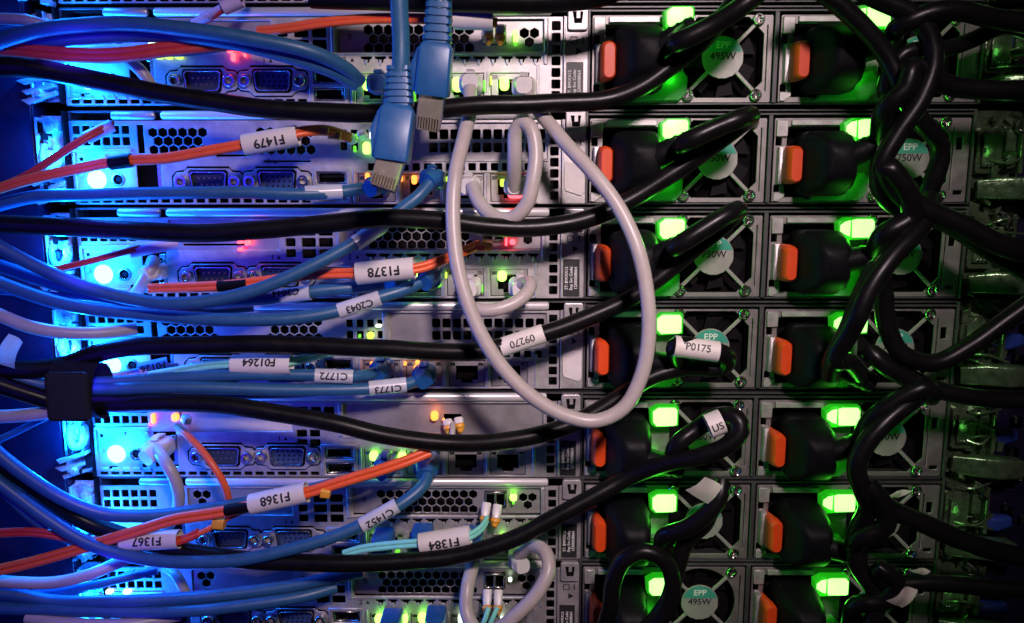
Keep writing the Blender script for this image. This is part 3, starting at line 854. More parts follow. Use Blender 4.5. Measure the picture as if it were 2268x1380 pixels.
# ------------------------------------------------------------------ power cords
def plug_geo(root, org, k, which, ang):
    """C13 plug seated in a power supply; ang = direction the cord leaves in the face plane (deg, 0 right, 90 up)"""
    base = Vector(SERVERS[k].location) / MM + Vector((260.9 if which == 1 else 345.8, 0, 0))
    c = base + Vector((20.5, 1.5, -25.5))
    bm = bmesh.new()
    fr = (Vector((0, -1, 0)), Vector((1, 0, 0)), Vector((0, 0, 1)))
    loft(bm, [(c, 14.5, 10.5), (c + Vector((0, -14, 0)), 14.5, 10.5), (c + Vector((0.2, -16, 0)), 13.6, 9.6), (c + Vector((1, -22, 0.3)), 12.0, 8.6), (c + Vector((1.6, -27, 0.6)), 8.6, 7.0), (c + Vector((2, -29.5, 0.8)), 5.0, 4.6)], org, 5, 0.42, fr)
    pl = link('plug', finish(bm, 'plug', True, 50), M['blkp'], root)
    a = math.radians(ang)
    e0 = c + Vector((2, -22, 0.6)); dv = Vector((math.cos(a), 0, math.sin(a)))
    e1 = e0 + dv * 10 + Vector((0, -4, 0)); e2 = e0 + dv * 22 + Vector((0, -5, 0))
    pts = spline([e0, e1, e2], 1.2)
    rad = [5.6 - 1.3 * i / len(pts) + (0.45 if (i % 3 == 1 and i > len(pts) * .4) else 0) for i in range(len(pts))]
    bm = bmesh.new(); tube(bm, pts, rad, 16, True, 0, org)
    link('strain_relief', finish(bm, 'sr', True, 60), M['blkp'], root)
    return e2

def power_cord(k, which, ang, pts, label, r=4.0, sleeves=(), group='black power cords', extra_runs=()):
    base = Vector(SERVERS[k].location) / MM + Vector((260.9 if which == 1 else 345.8, 0, 0))
    org = base
    root = empty('power_cord', org)
    e2 = plug_geo(root, org, k, which, ang)
    a = math.radians(ang); dv = Vector((math.cos(a), 0, math.sin(a)))
    run = [e2 - dv * 5] + [P3(p) for p in pts]
    bm = bmesh.new(); tube(bm, spline(run), r, 16, True, 0.5, org)
    link('sheath', finish(bm, 'cord', True, 60), M['cord'], root)
    for s in sleeves:
        x0, y0, x1, y1, d, rr, txt, style = s[:8]; opt = s[8] if len(s) > 8 else {}
        aa, bb = at(x0, y0, d), at(x1, y1, d + opt.get('dd', 0))
        L = link('label_sleeve', sleeve_mesh(aa, bb, rr, org), M['sleeve'], root)
        if txt: link('lettering', wrapped_text(txt, opt.get('size', 4.4), aa, bb, rr, org, opt.get('flip', True), opt.get('turn', 0), .04), M['ink'], L)
    tag(root, label, 'power cord', group)
    return root

# column one: cords loop at the fan and run off to the left
power_cord(1, 1, 30, [(1500, 95, 42), (1580, 55, 46), (1660, 0, 50), (1700, -40, 46), (1690, -60, 36), (1640, -10, 30), (1560, 85, 28), (1480, 150, 28), (1420, 192, 28), (1340, 222, 28), (1200, 230, 30), (1050, 234, 32), (900, 248, 32), (750, 250, 32), (600, 242, 33), (450, 222, 35), (300, 196, 38), (150, 165, 42), (60, 150, 46), (-60, 148, 50)],
           'black power cord crossing the top server row from left edge to its left column plug', r=4.0)
power_cord(2, 1, 25, [(1520, 315, 42), (1590, 282, 44), (1640, 262, 44), (1662, 256, 38), (1640, 276, 30), (1560, 335, 27), (1480, 390, 27), (1400, 442, 27), (1310, 482, 28), (1200, 503, 30), (1080, 502, 31), (960, 487, 32), (850, 484, 32), (720, 496, 32), (600, 508, 33), (450, 516, 35), (300, 512, 37), (150, 503, 39), (40, 498, 42), (-60, 495, 46)],
           'black power cord running left at mid height just above the F1378 tag')
power_cord(3, 1, 28, [(1500, 545, 42), (1570, 500, 44), (1618, 472, 42), (1635, 465, 36), (1610, 490, 28), (1540, 550, 26), (1460, 615, 26), (1380, 668, 26), (1290, 708, 28), (1180, 748, 30), (1080, 775, 31), (960, 779, 32), (840, 772, 32), (700, 766, 32), (560, 762, 33), (420, 764, 35), (300, 768, 37), (220, 781, 38), (140, 808, 40), (60, 818, 44), (-60, 812, 48)],
           'black power cord wearing a small white wrap tag right of centre', sleeves=[(1110, 770, 1205, 738, 30.5, 4.3, '09270', 'tube', dict(size=4.6, turn=-0.15))])
power_cord(4, 1, -3, [(1500, 765, 40), (1560, 772, 38), (1610, 790, 34), (1600, 815, 28), (1520, 815, 26), (1440, 835, 26), (1370, 880, 27), (1290, 928, 29), (1200, 962, 31), (1100, 978, 32), (980, 980, 32), (860, 965, 33), (740, 938, 34), (600, 912, 35), (480, 896, 36), (360, 892, 38), (240, 895, 40), (140, 892, 42), (60, 870, 46), (-60, 830, 52)],
           'black power cord with sleeve P0175 that enters the fabric strap', sleeves=[(1492, 766, 1590, 779, 40.2, 4.6, 'P0175', 'tube', dict(flip=False, size=4.4, turn=0.3, shift=-1.0))])
power_cord(5, 1, -12, [(1500, 985, 34), (1545, 950, 33), (1590, 922, 36), (1630, 926, 41), (1640, 955, 43), (1610, 988, 43), (1550, 1012, 40), (1480, 1024, 33), (1400, 1055, 26), (1320, 1098, 27), (1230, 1145, 29), (1130, 1195, 31), (1020, 1228, 32), (900, 1242, 33), (780, 1248, 34), (660, 1246, 34), (540, 1238, 34), (420, 1222, 33), (300, 1195, 32), (200, 1160, 32), (100, 1095, 36), (0, 1020, 42), (-50, 985, 44)],
           'black power cord curling round the fan with a white tag, then sweeping down left', sleeves=[(1568, 945, 1600, 932, 44, 5.4, 'US', 'tube', dict(size=4.5, flip=False))])
power_cord(6, 1, -20, [(1470, 1190, 36), (1530, 1165, 42), (1590, 1110, 44), (1600, 1075, 42), (1585, 1095, 36), (1560, 1160, 30), (1520, 1200, 27), (1500, 1260, 27), (1480, 1330, 27), (1430, 1400, 27), (1400, 1450, 27)],
           'black power cord bent up beside a crumpled white paper flag')
power_cord(7, 1, 200, [(1352, 1340, 40), (1358, 1290, 42), (1385, 1240, 44), (1430, 1222, 45), (1475, 1245, 45), (1490, 1300, 44), (1470, 1360, 42), (1420, 1400, 40), (1380, 1440, 38)],
           'black power cord coiled in a ring round the lowest green light', r=3.8)
# column two: cords gather at the fan and leave to the right
power_cord(1, 2, 12, [(1990, 60, 42), (2060, 30, 46), (2130, 25, 46), (2200, 40, 44), (2320, 60, 40)], 'uppermost black power cord of the right column, rising to the corner')
power_cord(2, 2, 28, [(1960, 240, 42), (2010, 190, 46), (2020, 150, 46), (2050, 165, 40), (2110, 190, 38), (2200, 200, 38), (2330, 200, 38)], 'black power cord turning right between the two highest servers', r=4.2)
power_cord(3, 2, 15, [(1960, 520, 40), (2020, 480, 42), (2010, 430, 44), (1960, 370, 45), (1965, 400, 42), (2030, 455, 42), (2120, 495, 42), (2210, 540, 42), (2340, 575, 42)], 'thick black power cord sloping down right from the two upper fans', r=4.6)
power_cord(4, 2, -25, [(1880, 800, 36), (1850, 800, 40), (1880, 730, 44), (1910, 650, 46), (1945, 590, 46), (1955, 640, 42), (1965, 720, 40), (2000, 785, 40), (2070, 805, 40), (2150, 765, 40), (2230, 705, 40), (2340, 630, 40)], 'black power cord making a U then rising to the right edge', r=4.0)
power_cord(5, 2, 24, [(1930, 930, 40), (1990, 885, 44), (2050, 860, 46), (2065, 880, 42), (2040, 860, 38), (1960, 810, 38), (1930, 780, 36), (1970, 810, 33), (2060, 860, 34), (2160, 880, 34), (2340, 885, 34)], 'black power cord reaching the right edge level with the amber slot light row')
power_cord(6, 2, -10, [(1900, 1195, 40), (1960, 1165, 44), (1950, 1110, 46), (1925, 1080, 46), (1960, 1120, 44), (2050, 1160, 44), (2150, 1205, 42), (2330, 1250, 40)], 'black power cord sloping down right across the lower fan', r=4.4)
power_cord(7, 2, -5, [(1900, 1340, 38), (1960, 1330, 42), (1985, 1290, 44), (1950, 1260, 44), (1960, 1290, 40), (2060, 1290, 40), (2180, 1300, 40), (2340, 1310, 40)], 'lowest black power cord leaving level to the right')
cable('power_cord', 'black power cord bowing left between the two upper right fans', 'power cord', 'cord',
      [[(1830, -60, 44), (1930, -10, 44), (2040, 50, 44), (2068, 130, 44), (2040, 220, 44), (1985, 300, 43), (1948, 370, 42), (1950, 420, 38), (1995, 462, 34), (2090, 492, 32), (2200, 560, 32), (2330, 640, 32)]], 4.1, 'black power cords')
cable('power_cord', 'black power cord running down beside the middle right fans', 'power cord', 'cord',
      [[(2060, 440, 28), (2040, 500, 42), (1975, 570, 48), (1925, 640, 50), (1900, 700, 50), (1880, 740, 46), (1850, 790, 40), (1840, 830, 30)]], 4.3, 'black power cords')
cable('power_cord', 'black power cord snaking down past the three lowest right fans', 'power cord', 'cord',
      [[(2060, 860, 30), (2030, 880, 42), (1965, 930, 46), (1915, 990, 47), (1898, 1040, 47), (1910, 1085, 46), (1920, 1130, 40), (1895, 1190, 36), (1900, 1250, 36), (1940, 1320, 38), (1920, 1440, 40)]], 4.2, 'black power cords')
cable('power_cord', 'thin black power cord wandering from the upper right corner behind the cords', 'power cord', 'cord',
      [[(2330, 90, 20), (2230, 60, 24), (2150, 90, 30), (2085, 110, 36), (2000, 120, 38), (1960, 190, 34), (1985, 260, 24)]], 3.4, 'black power cords')
cable('power_cord', 'black power cord curled behind the two highest right plugs', 'power cord', 'cord',
      [[(1790, -40, 40), (1870, 20, 40), (1960, 120, 38), (2020, 240, 38), (2085, 330, 30), (2060, 420, 26), (2030, 475, 20), (2015, 520, 10)]], 4.0, 'black power cords')
cable('power_cord', 'black cord lying along the top edge of the photo', 'power cord', 'cord',
      [[(690, -6, 26), (900, 0, 30), (1100, 4, 34), (1250, 0, 36), (1330, -10, 38), (1400, -40, 40)]], 4.6, 'black power cords')
# paper flags on cords
def flag(label, quad, d, bendy=1.5, txt=None):
    P = [at(x, y, d) for x, y in quad]; org = P[0]
    bm = bmesh.new(); n = 8; g = []
    for i in range(n + 1):
        row = []
        for j in range(n + 1):
            u, v = i / n, j / n
            p = (P[0] * (1 - u) + P[1] * u) * (1 - v) + (P[3] * (1 - u) + P[2] * u) * v
            p = p + Vector((0, -bendy * math.sin(math.pi * u) - 0.8 * math.sin(5 * v + 2 * u), 0))
            row.append(bm.verts.new(p - org))
        g.append(row)
    fs = [bm.faces.new((g[i][j], g[i + 1][j], g[i + 1][j + 1], g[i][j + 1])) for i in range(n) for j in range(n)]
    bmesh.ops.solidify(bm, geom=fs, thickness=0.25)
    o = link('paper_flag', finish(bm, 'flag', True), M['sleeve'], None, org)
    tag(o, label, 'cable tag', 'paper flags on the power cords')
    if txt:
        c = sum(P, Vector()) / 4 - org; me = text_raw(txt, 3.0, 0.04)
        me.transform(Matrix.Translation(c + Vector((0, -bendy - 1.4, 0))) @ Matrix.Rotation(math.pi / 2, 4, 'X')); me.transform(Matrix.Scale(MM, 4))
        link('lettering', me, M['ink'], o)
    return o
flag('crumpled white paper flag beside the second lowest left fan', [(1518, 1085), (1560, 1055), (1600, 1075), (1568, 1118)], 49, 1.5)
flag('white paper flag folded over a cord at the bottom right', [(1962, 1330), (2000, 1298), (2032, 1306), (2000, 1348)], 46, 1.8)
flag('small white paper flag half hidden above the folded one at the bottom right', [(2010, 1262), (2035, 1256), (2060, 1264), (2048, 1276)], 47, .6)
flag('grey paper flag sticking out of the dark cords at the left edge', [(-10, 800), (22, 738), (52, 758), (30, 818)], 52, 2.0)
flag('long pale flag by the right fan of the second lowest server', [(1955, 1100), (1985, 1086), (2020, 1086), (1990, 1104)], 30, .8)

# ------------------------------------------------------------------ blue network cables
BG = 'blue network cables'
def W(x0, y0, x1, y1, d, txt, r=3.25, **o): return (x0, y0, x1, y1, d, r, txt, 'wrap', dict(size=o.get('size', 4.6), turn=o.get('turn', 0.1), bold=.10, flip=False, dd=o.get('dd', 0)))
cable('network_cable', 'uppermost blue network cable sweeping across the top left', 'network cable', 'blue', [[(-60, 118, 34), (0, 92, 34), (110, 64, 34), (260, 52, 33), (420, 66, 32), (560, 86, 30), (680, 112, 26), (760, 148, 18), (800, 180, 9)]], 3.3, BG, ends=[rj_boot(845, 190)])
cable('network_cable', 'blue network cable just below the uppermost one, top left', 'network cable', 'blue', [[(-60, 100, 28), (0, 100, 28), (120, 90, 28), (260, 78, 27), (420, 82, 26), (540, 100, 25), (650, 128, 22), (740, 160, 16), (790, 188, 9)]], 3.3, BG)
cable('network_cable', 'thin blue cable emerging above the red fibre pair at top left', 'network cable', 'blue', [[(-60, 80, 22), (30, 72, 22), (160, 62, 22), (330, 60, 22), (500, 74, 21), (620, 100, 20), (730, 132, 14), (780, 160, 9)]], 2.8, BG)
cable('network_cable', 'blue network cable with a pale wrap, below the F1479 tag', 'network cable', 'blue', [[(-60, 470, 26), (0, 454, 26), (80, 437, 26), (200, 432, 25), (350, 428, 24), (520, 426, 22), (680, 430, 18), (770, 424, 12), (815, 415, 8)]], 3.0, BG, sleeves=[W(676, 428, 758, 424, 17.5, None, 3.3, dd=-4)], ends=[rj_boot(840, 412, -.5, .3)])
cable('network_cable', 'blue network cable looping from below the hanging plugs down to the left edge', 'network cable', 'blue', [[(952, 405, 14), (925, 435, 18), (890, 462, 20), (845, 500, 22), (785, 538, 27), (700, 585, 32), (600, 630, 36), (500, 660, 38), (400, 672, 40), (300, 665, 40), (200, 640, 42), (100, 598, 44), (0, 548, 46), (-60, 510, 48)]], 3.1, BG, sleeves=[W(846, 500, 786, 540, 23, None, 3.5, dd=5)], ends=[rj_boot(960, 395, -.4, .4)])
cable('network_cable', 'blue network cable tagged C2044 under the F1378 tag', 'network cable', 'blue', [[(880, 622, 9), (800, 636, 14), (700, 645, 18), (600, 660, 20), (480, 668, 22), (360, 672, 24), (240, 655, 26), (120, 628, 28), (-60, 570, 30)]], 3.1, BG, sleeves=[W(688, 648, 588, 660, 19, 'C2044', 3.45, turn=-.55)], ends=[rj_boot(885, 620, -.6, .2)])
cable('network_cable', 'blue network cable tagged C2043', 'network cable', 'blue', [[(950, 615, 10), (900, 640, 16), (845, 658, 20), (750, 688, 26), (640, 705, 30), (500, 708, 32), (360, 700, 33), (240, 690, 34), (120, 668, 36), (0, 628, 38), (-60, 600, 40)]], 3.2, BG, sleeves=[W(842, 660, 750, 689, 22.5, 'C2043', 3.55, dd=3)], ends=[rj_boot(955, 612, -.4, .4)])
cable('network_cable', 'blue network cable tagged C1772', 'network cable', 'blue', [[(852, 816, 8), (820, 828, 16), (780, 834, 22), (690, 831, 25), (560, 831, 28), (420, 835, 30), (300, 842, 32), (220, 846, 35), (120, 850, 38), (-60, 800, 44)]], 2.9, BG, sleeves=[W(782, 835, 698, 832, 22.5, 'C1772', 3.3, turn=-.3, dd=2.5)], ends=[rj_boot(850, 812, -.3, .3)])
cable('network_cable', 'blue network cable tagged C1773', 'network cable', 'blue', [[(945, 832, 9), (905, 850, 14), (820, 860, 20), (700, 864, 25), (560, 862, 29), (420, 858, 33), (300, 860, 36), (220, 862, 38), (120, 856, 40), (0, 825, 46), (-60, 800, 48)]], 3.1, BG, sleeves=[W(900, 852, 818, 860, 17, 'C1773', 3.5, dd=3)], ends=[rj_boot(942, 825, .2, .3)])
cable('network_cable', 'blue network cable passing behind the F1368 tag', 'network cable', 'blue', [[(872, 1028, 8), (800, 1055, 14), (700, 1082, 18), (580, 1108, 22), (460, 1128, 27), (340, 1142, 32), (230, 1138, 36), (140, 1105, 40), (60, 1055, 44), (-60, 960, 48)]], 3.2, BG, ends=[rj_boot(858, 1022, -.4, .4)])
cable('network_cable', 'blue network cable tagged C1452', 'network cable', 'blue', [[(950, 1040, 14), (940, 1072, 20), (905, 1105, 25), (830, 1148, 30), (740, 1188, 34), (640, 1218, 37), (520, 1240, 39), (400, 1244, 40), (300, 1234, 40), (200, 1205, 41), (100, 1145, 42), (20, 1085, 44), (-60, 1020, 46)]], 3.1, BG, sleeves=[W(880, 1119, 800, 1164, 28, 'C1452', 3.5, dd=4.2, size=5.0)], ends=[rj_boot(948, 1020, 0, .5, size=1.1)])
cable('network_cable', 'upper of the two lowest blue network cables', 'network cable', 'blue', [[(800, 1268, 10), (740, 1278, 16), (640, 1298, 20), (520, 1315, 24), (400, 1325, 28), (260, 1332, 32), (120, 1332, 34), (40, 1318, 36), (-60, 1310, 40)]], 3.2, BG)
cable('network_cable', 'lower of the two lowest blue network cables', 'network cable', 'blue', [[(745, 1300, 14), (680, 1318, 20), (560, 1338, 26), (420, 1352, 30), (260, 1354, 33), (120, 1350, 36), (-60, 1345, 40)]], 3.2, BG)
cable('network_cable', 'faint blue network cable slanting up behind the bottom left bundle', 'network cable', 'blue', [[(350, 1262, 16), (260, 1285, 22), (160, 1305, 26), (60, 1318, 30), (-60, 1325, 34)]], 2.2, BG)
cable('network_cable', 'thin blue network cable low in the left corner crossing under the orange pair', 'network cable', 'blue', [[(300, 1268, 14), (210, 1300, 20), (100, 1318, 26), (-60, 1330, 30)]], 1.8, BG)
cable('network_cable', 'dark blue network cable dropping steeply at the lower left', 'network cable', 'blue', [[(-60, 1010, 40), (0, 1075, 40), (80, 1150, 38), (160, 1195, 34), (240, 1215, 30), (330, 1212, 24)]], 2.9, BG)
cable('network_cable', 'thin dark blue strand between the C2044 and C2043 cables', 'network cable', 'blue', [[(-60, 640, 30), (60, 650, 30), (200, 660, 28), (340, 685, 24), (460, 690, 18), (560, 684, 8)]], 1.6, BG)
cable('network_cable', 'thin pale blue strand under the strap at the left edge', 'network cable', 'blue', [[(-60, 1000, 34), (30, 960, 36), (90, 930, 38), (150, 905, 38), (260, 880, 34), (400, 872, 28), (560, 876, 18), (700, 872, 8)]], 1.7, BG)
cable('network_cable', 'thin strand running beneath the dark red fibre pair at the top left', 'network cable', 'blue', [[(-60, 140, 26), (60, 134, 26), (200, 132, 24), (300, 120, 20), (420, 118, 14), (500, 108, 6)]], 1.3, BG)
for i, (px, py, kk) in enumerate(((850, 1196, 'beside the left light of the F1384 server'), (936, 1186, 'behind the left end of the F1384 tag'), (868, 1376, 'leftmost at the very bottom'), (966, 1370, 'second from left at the very bottom'), (1048, 1190, 'behind the right end of the F1384 tag'))):
    p = at(px, py, 6)
    bm = bmesh.new(); q = p + Vector((0, -14, -2))
    loft(bm, [(p + Vector((0, 5, 0)), 5.0, 4.4), (p + Vector((0, -6, 0)), 5.0, 4.4), (p + Vector((0, -8, 0)), 4, 3.9), (q, 3.4, 3.4)], p, 4, 0.35)
    o = link('network_plug', finish(bm, 'np', True), M['boot'], None, p)
    tag(o, 'blue network plug ' + kk, 'network plug', 'blue network plugs in the ports')

# two unplugged plugs hanging in front
def hanging(label, axis, W0, body, tip, ribs, d, cablepts, r=3.4):
    """axis: top point px, end px of body, end of tip"""
    a, b, c, e = [at(x, y, dd) for x, y, dd in axis]          # boot top, boot end, body end, tip end
    org = a
    root = empty('network_cable', org)
    bm = bmesh.new(); tube(bm, spline([P3(p) for p in cablepts] + [a.lerp(b, .3)]), r, 16, True, 0.2, org)
    link('sheath', finish(bm, 's', True, 60), M['blue'], root)
    bm = bmesh.new(); secs = []
    n = ribs
    for i in range(n):
        u0, u1, u2 = i / n, (i + .62) / n, (i + .66) / n
        wd = W0[0] + (W0[1] - W0[0]) * i / n
        secs += [(a.lerp(b, u0), wd, wd * .82), (a.lerp(b, u1), wd, wd * .82), (a.lerp(b, u2), wd * .84, wd * .68), (a.lerp(b, (i + .97) / n), wd * .84, wd * .68)]
    T, F, B = frame_of(b - a)
    loft(bm, secs, org, 4, 0.4, (T, F, B))
    link('ribbed_boot', finish(bm, 'rb', True), M['boot'], root)
    bm = bmesh.new(); T, F, B = frame_of(c - b)
    loft(bm, [(b.lerp(c, -.02), W0[1] * .9, W0[1] * .8), (b.lerp(c, .08), body, body * .9), (b.lerp(c, .9), body * 1.04, body * .95), (c, body * .98, body * .9)], org, 3, 0.18, (T, F, B))
    # side ear of the boot
    loft(bm, [(b.lerp(c, .1) - B * body * .95, 1.2, body * .35), (b.lerp(c, .45) - B * body * 1.25, 1.5, body * .35), (b.lerp(c, .96) - B * body * 1.0, 1.2, body * .35)], org, 3, 0.4, (T, F, B))
    link('boot_body', finish(bm, 'bb', True, 30), M['boot'], root)
    bm = bmesh.new()
    loft(bm, [(b.lerp(c, .9), tip, tip * .8), (c.lerp(e, .55), tip, tip * .8), (e, tip * .9, tip * .62)], org, 2, 0.12, frame_of(e - c))
    link('clear_plug', finish(bm, 'cp', True, 30), M['clear'], root)
    T, F, B = frame_of(e - c)
    bm = bmesh.new()
    for i in range(8):
        o_ = B * ((i - 3.5) * tip * .22)
        q0, q1 = c.lerp(e, .62) + o_ + F * (tip * .78), c.lerp(e, .98) + o_ + F * (tip * .6)
        loft(bm, [(q0, .25, .25), (q1, .25, .25)], org, 2, .3, (T, F, B))
    link('contacts', finish(bm, 'ct'), M['gold'], root)
    tag(root, label, 'network cable', BG)
hanging('unplugged blue network cable hanging lowest from the top, ribbed boot and clear tip', [(884, 150, 78), (884, 238, 80), (868, 358, 82), (848, 418, 84)], (4.2, 5.4), 6.1, 4.9, 6, 80,
        [(886, -60, 80), (884, 0, 80), (888, 80, 79), (888, 140, 79)], 3.2)
hanging('unplugged blue network cable hanging higher, right of the other loose plug', [(974, -10, 62), (968, 98, 62), (958, 212, 60), (948, 288, 58)], (4.6, 5.6), 6.2, 4.8, 6, 60,
        [(978, -120, 64), (976, -60, 63), (976, -20, 62)], 3.8)

# ------------------------------------------------------------------ white cables
WG = 'white network cables'
def whplug(px, py, dx=0, dy=0, sz=1.0): return rj_boot(px, py, dx, dy, 1.0, 'whplug', sz)
cable('network_cable', 'white network cable hanging in one big loop in the centre', 'network cable', 'white', [[(1040, 195, 14), (1042, 240, 20), (1028, 300, 30), (1010, 380, 40), (1003, 470, 46), (1008, 560, 50), (1025, 640, 53), (1060, 730, 55), (1115, 815, 56), (1180, 880, 56), (1250, 920, 56), (1320, 932, 56), (1380, 905, 56), (1418, 840, 56), (1436, 750, 56), (1434, 650, 55), (1412, 550, 53), (1370, 460, 48), (1310, 380, 42), (1250, 315, 34), (1200, 255, 24), (1172, 215, 16)]], 3.05, WG, ends=[whplug(1045, 190), whplug(1160, 196)])
cable('network_cable', 'short white network cable bent in a tight loop beside the big loop', 'network cable', 'white', [[(1046, 412, 14), (1060, 448, 20), (1095, 480, 26), (1135, 484, 30), (1166, 455, 32), (1180, 400, 32), (1186, 335, 30), (1176, 285, 28), (1158, 270, 26), (1143, 290, 24), (1140, 350, 22), (1138, 420, 12)]], 3.2, WG, ends=[whplug(1040, 412), whplug(1142, 412)])
cable('network_cable', 'short white network cable curling between two ports right of the F1378 tag', 'network cable', 'white', [[(1150, 632, 12), (1172, 626, 18), (1170, 645, 24), (1140, 672, 28), (1090, 688, 30), (1050, 684, 28), (1030, 664, 20), (1040, 640, 10)]], 3.0, WG, ends=[whplug(1152, 632), whplug(1042, 632)]).update_tag()
cable('network_cable', 'white network cable arching over the lowest port row', 'network cable', 'white', [[(1148, 1226, 12), (1180, 1208, 20), (1208, 1222, 28), (1215, 1260, 34), (1190, 1312, 38), (1150, 1355, 40), (1100, 1395, 40), (1060, 1400, 36), (1035, 1360, 30), (1036, 1300, 24), (1048, 1250, 14), (1050, 1225, 8)]], 3.3, WG, ends=[whplug(1150, 1226, .5, 0), whplug(1050, 1215)])
cable('network_cable', 'white cable curving down beside the brightest blue lamp', 'network cable', 'white', [[(345, 992, 12), (365, 1020, 20), (385, 1055, 22), (396, 1095, 20), (388, 1140, 14), (360, 1180, 10)]], 2.8, WG, ends=[whplug(362, 985, -.5, .4, 1.1)])
cable('network_cable', 'white cable dropping from the management port behind the uppermost black cord', 'network cable', 'white', [[(240, 122, 10), (275, 130, 16), (310, 155, 18), (335, 190, 16), (350, 215, 8)]], 2.6, WG)
cable('network_cable', 'white cable end by the blue lamp left of the F1378 tag', 'network cable', 'white', [[(340, 575, 6), (332, 600, 12), (315, 630, 12), (300, 655, 8)]], 2.8, WG, ends=[whplug(352, 600, -.5, .2, .9)])
cable('network_cable', 'white cable leaning across the bottom left slot vents', 'network cable', 'white', [[(370, 1258, 6), (392, 1275, 14), (408, 1305, 14), (420, 1330, 6)]], 2.4, WG)
cable('network_cable', 'pale cable in the top left corner', 'network cable', 'white', [[(-60, 42, 30), (0, 42, 30), (60, 46, 30), (110, 60, 26), (170, 80, 20)]], 2.4, WG)
cable('network_cable', 'pale cable crossing the left edge above the grey flag', 'network cable', 'white', [[(-60, 672, 44), (0, 700, 42), (70, 726, 40), (150, 738, 36), (230, 738, 30), (300, 728, 22)]], 2.9, WG)
cable('network_cable', 'pale cable running into the fabric strap from the left', 'network cable', 'white', [[(-60, 925, 46), (30, 922, 44), (100, 914, 42), (160, 905, 40), (210, 895, 36)]], 2.9, WG)
cable('network_cable', 'pale cable rising below the F1367 tag', 'network cable', 'white', [[(-60, 1282, 38), (30, 1290, 38), (120, 1290, 36), (200, 1272, 32), (255, 1250, 26), (300, 1232, 20)]], 2.8, WG)
cable('network_cable', 'pale cable along the bottom left edge', 'network cable', 'white', [[(60, 1366, 38), (140, 1380, 38), (260, 1384, 36), (340, 1374, 30), (400, 1362, 24)]], 2.9, WG)

# ------------------------------------------------------------------ fibre cables (pairs)
FG = 'fibre cables'
def pair(pts, off=2.1):
    """two parallel runs offset vertically by off mm"""
    A, B = [], []
    for p in pts:
        c = P3(p); A.append(c + Vector((0, 0, off / 2))); B.append(c + Vector((0, -0.3, -off / 2)))
    return [A, B]
def T(x0, y0, x1, y1, d, txt, r=4.3, **o): return (x0, y0, x1, y1, d, r, txt, 'tube', dict(size=o.get('size', 5.4), turn=o.get('turn', 0.15), bold=.13, flip=o.get('flip', True), dd=o.get('dd', 0), shift=o.get('shift', 0)))
def SH(x0, y0, x1, y1, d, r=2.6, dd=0): return (x0, y0, x1, y1, d, r, None, 'shrink', dict(dd=dd))
cable('fibre_cable', 'dark red fibre pair below the uppermost blue cables', 'fibre cable', 'redor', pair([(-60, 100, 30), (0, 108, 30), (120, 120, 29), (260, 122, 28), (380, 108, 26), (480, 98, 22), (560, 96, 14)], 2.6), 1.9, FG)
cable('fibre_cable', 'orange fibre pair with a blank tag behind the hanging plugs', 'fibre cable', 'orange', pair([(570, 70, 14), (640, 62, 18), (740, 48, 22), (840, 42, 24), (940, 42, 26), (1010, 42, 26), (1100, 50, 20)], 1.9), 1.25, FG,
      sleeves=[T(1004, 42, 1092, 44, 26, None, 4.3)], ends=[lc_pair(1095, 62, 90, 7, True, 'whplug', 8)])
cable('fibre_cable', 'orange fibre pair tagged F1479', 'fibre cable', 'orange', pair([(-60, 440, 34), (0, 418, 34), (90, 392, 33), (180, 372, 32), (260, 358, 31), (360, 352, 30), (460, 334, 29), (540, 320, 28), (600, 308, 27), (670, 292, 24), (725, 290, 18), (775, 306, 8)], 2.0), 1.35, FG,
      sleeves=[T(540, 322, 660, 300, 28, 'F1479', 4.6, dd=-2), SH(244, 362, 292, 355, 31, 2.9)], ends=[clip(715, 290, 20, 1.9), clip(742, 300, 15, 1.9), lc_pair(790, 300, 70, 4, False, 'whplug', 4)])
cable('fibre_cable', 'red fibre pair in a lilac sleeve rising at the left', 'fibre cable', 'redor', pair([(-60, 450, 26), (0, 418, 26), (60, 390, 26), (120, 350, 25), (180, 312, 22), (215, 292, 18), (250, 276, 8)], 1.8), 1.1, FG, sleeves=[(190, 306, 248, 278, 17.5, 2.8, None, 'lilac', dict(dd=-6))])
cable('fibre_cable', 'orange fibre pair tagged F1378', 'fibre cable', 'orange', pair([(330, 640, 18), (420, 637, 20), (500, 632, 22), (590, 622, 22), (690, 608, 22), (790, 604, 24), (860, 600, 25), (930, 594, 22), (1000, 568, 16), (1060, 542, 8)], 2.1), 1.35, FG,
      sleeves=[T(790, 606, 918, 594, 24, 'F1378', 5.0, turn=-.1, size=5.8), SH(484, 634, 548, 628, 21.5)], ends=[clip(1078, 545, 8, 2.4), clip(1062, 548, 9, 1.6, 'orange')])
cable('fibre_cable', 'red fibre pair in a lilac sleeve at the left, above the F1378 level', 'fibre cable', 'redor', pair([(100, 602, 24), (160, 588, 24), (220, 572, 23), (280, 556, 20), (330, 545, 14), (390, 535, 6)], 1.4), 0.8, FG, sleeves=[(288, 558, 395, 538, 17, 2.8, None, 'lilac', dict(dd=-8))])
cable('fibre_cable', 'aqua fibre pair tagged F01264', 'fibre cable', 'aqua', pair([(330, 832, 22), (400, 820, 24), (460, 809, 26), (520, 806, 27), (600, 806, 26), (660, 798, 22), (710, 786, 14), (740, 780, 6)], 2.0), 1.1, FG, sleeves=[T(515, 808, 646, 808, 26.5, 'F01264', 4.6, turn=-.5, size=5.0)])
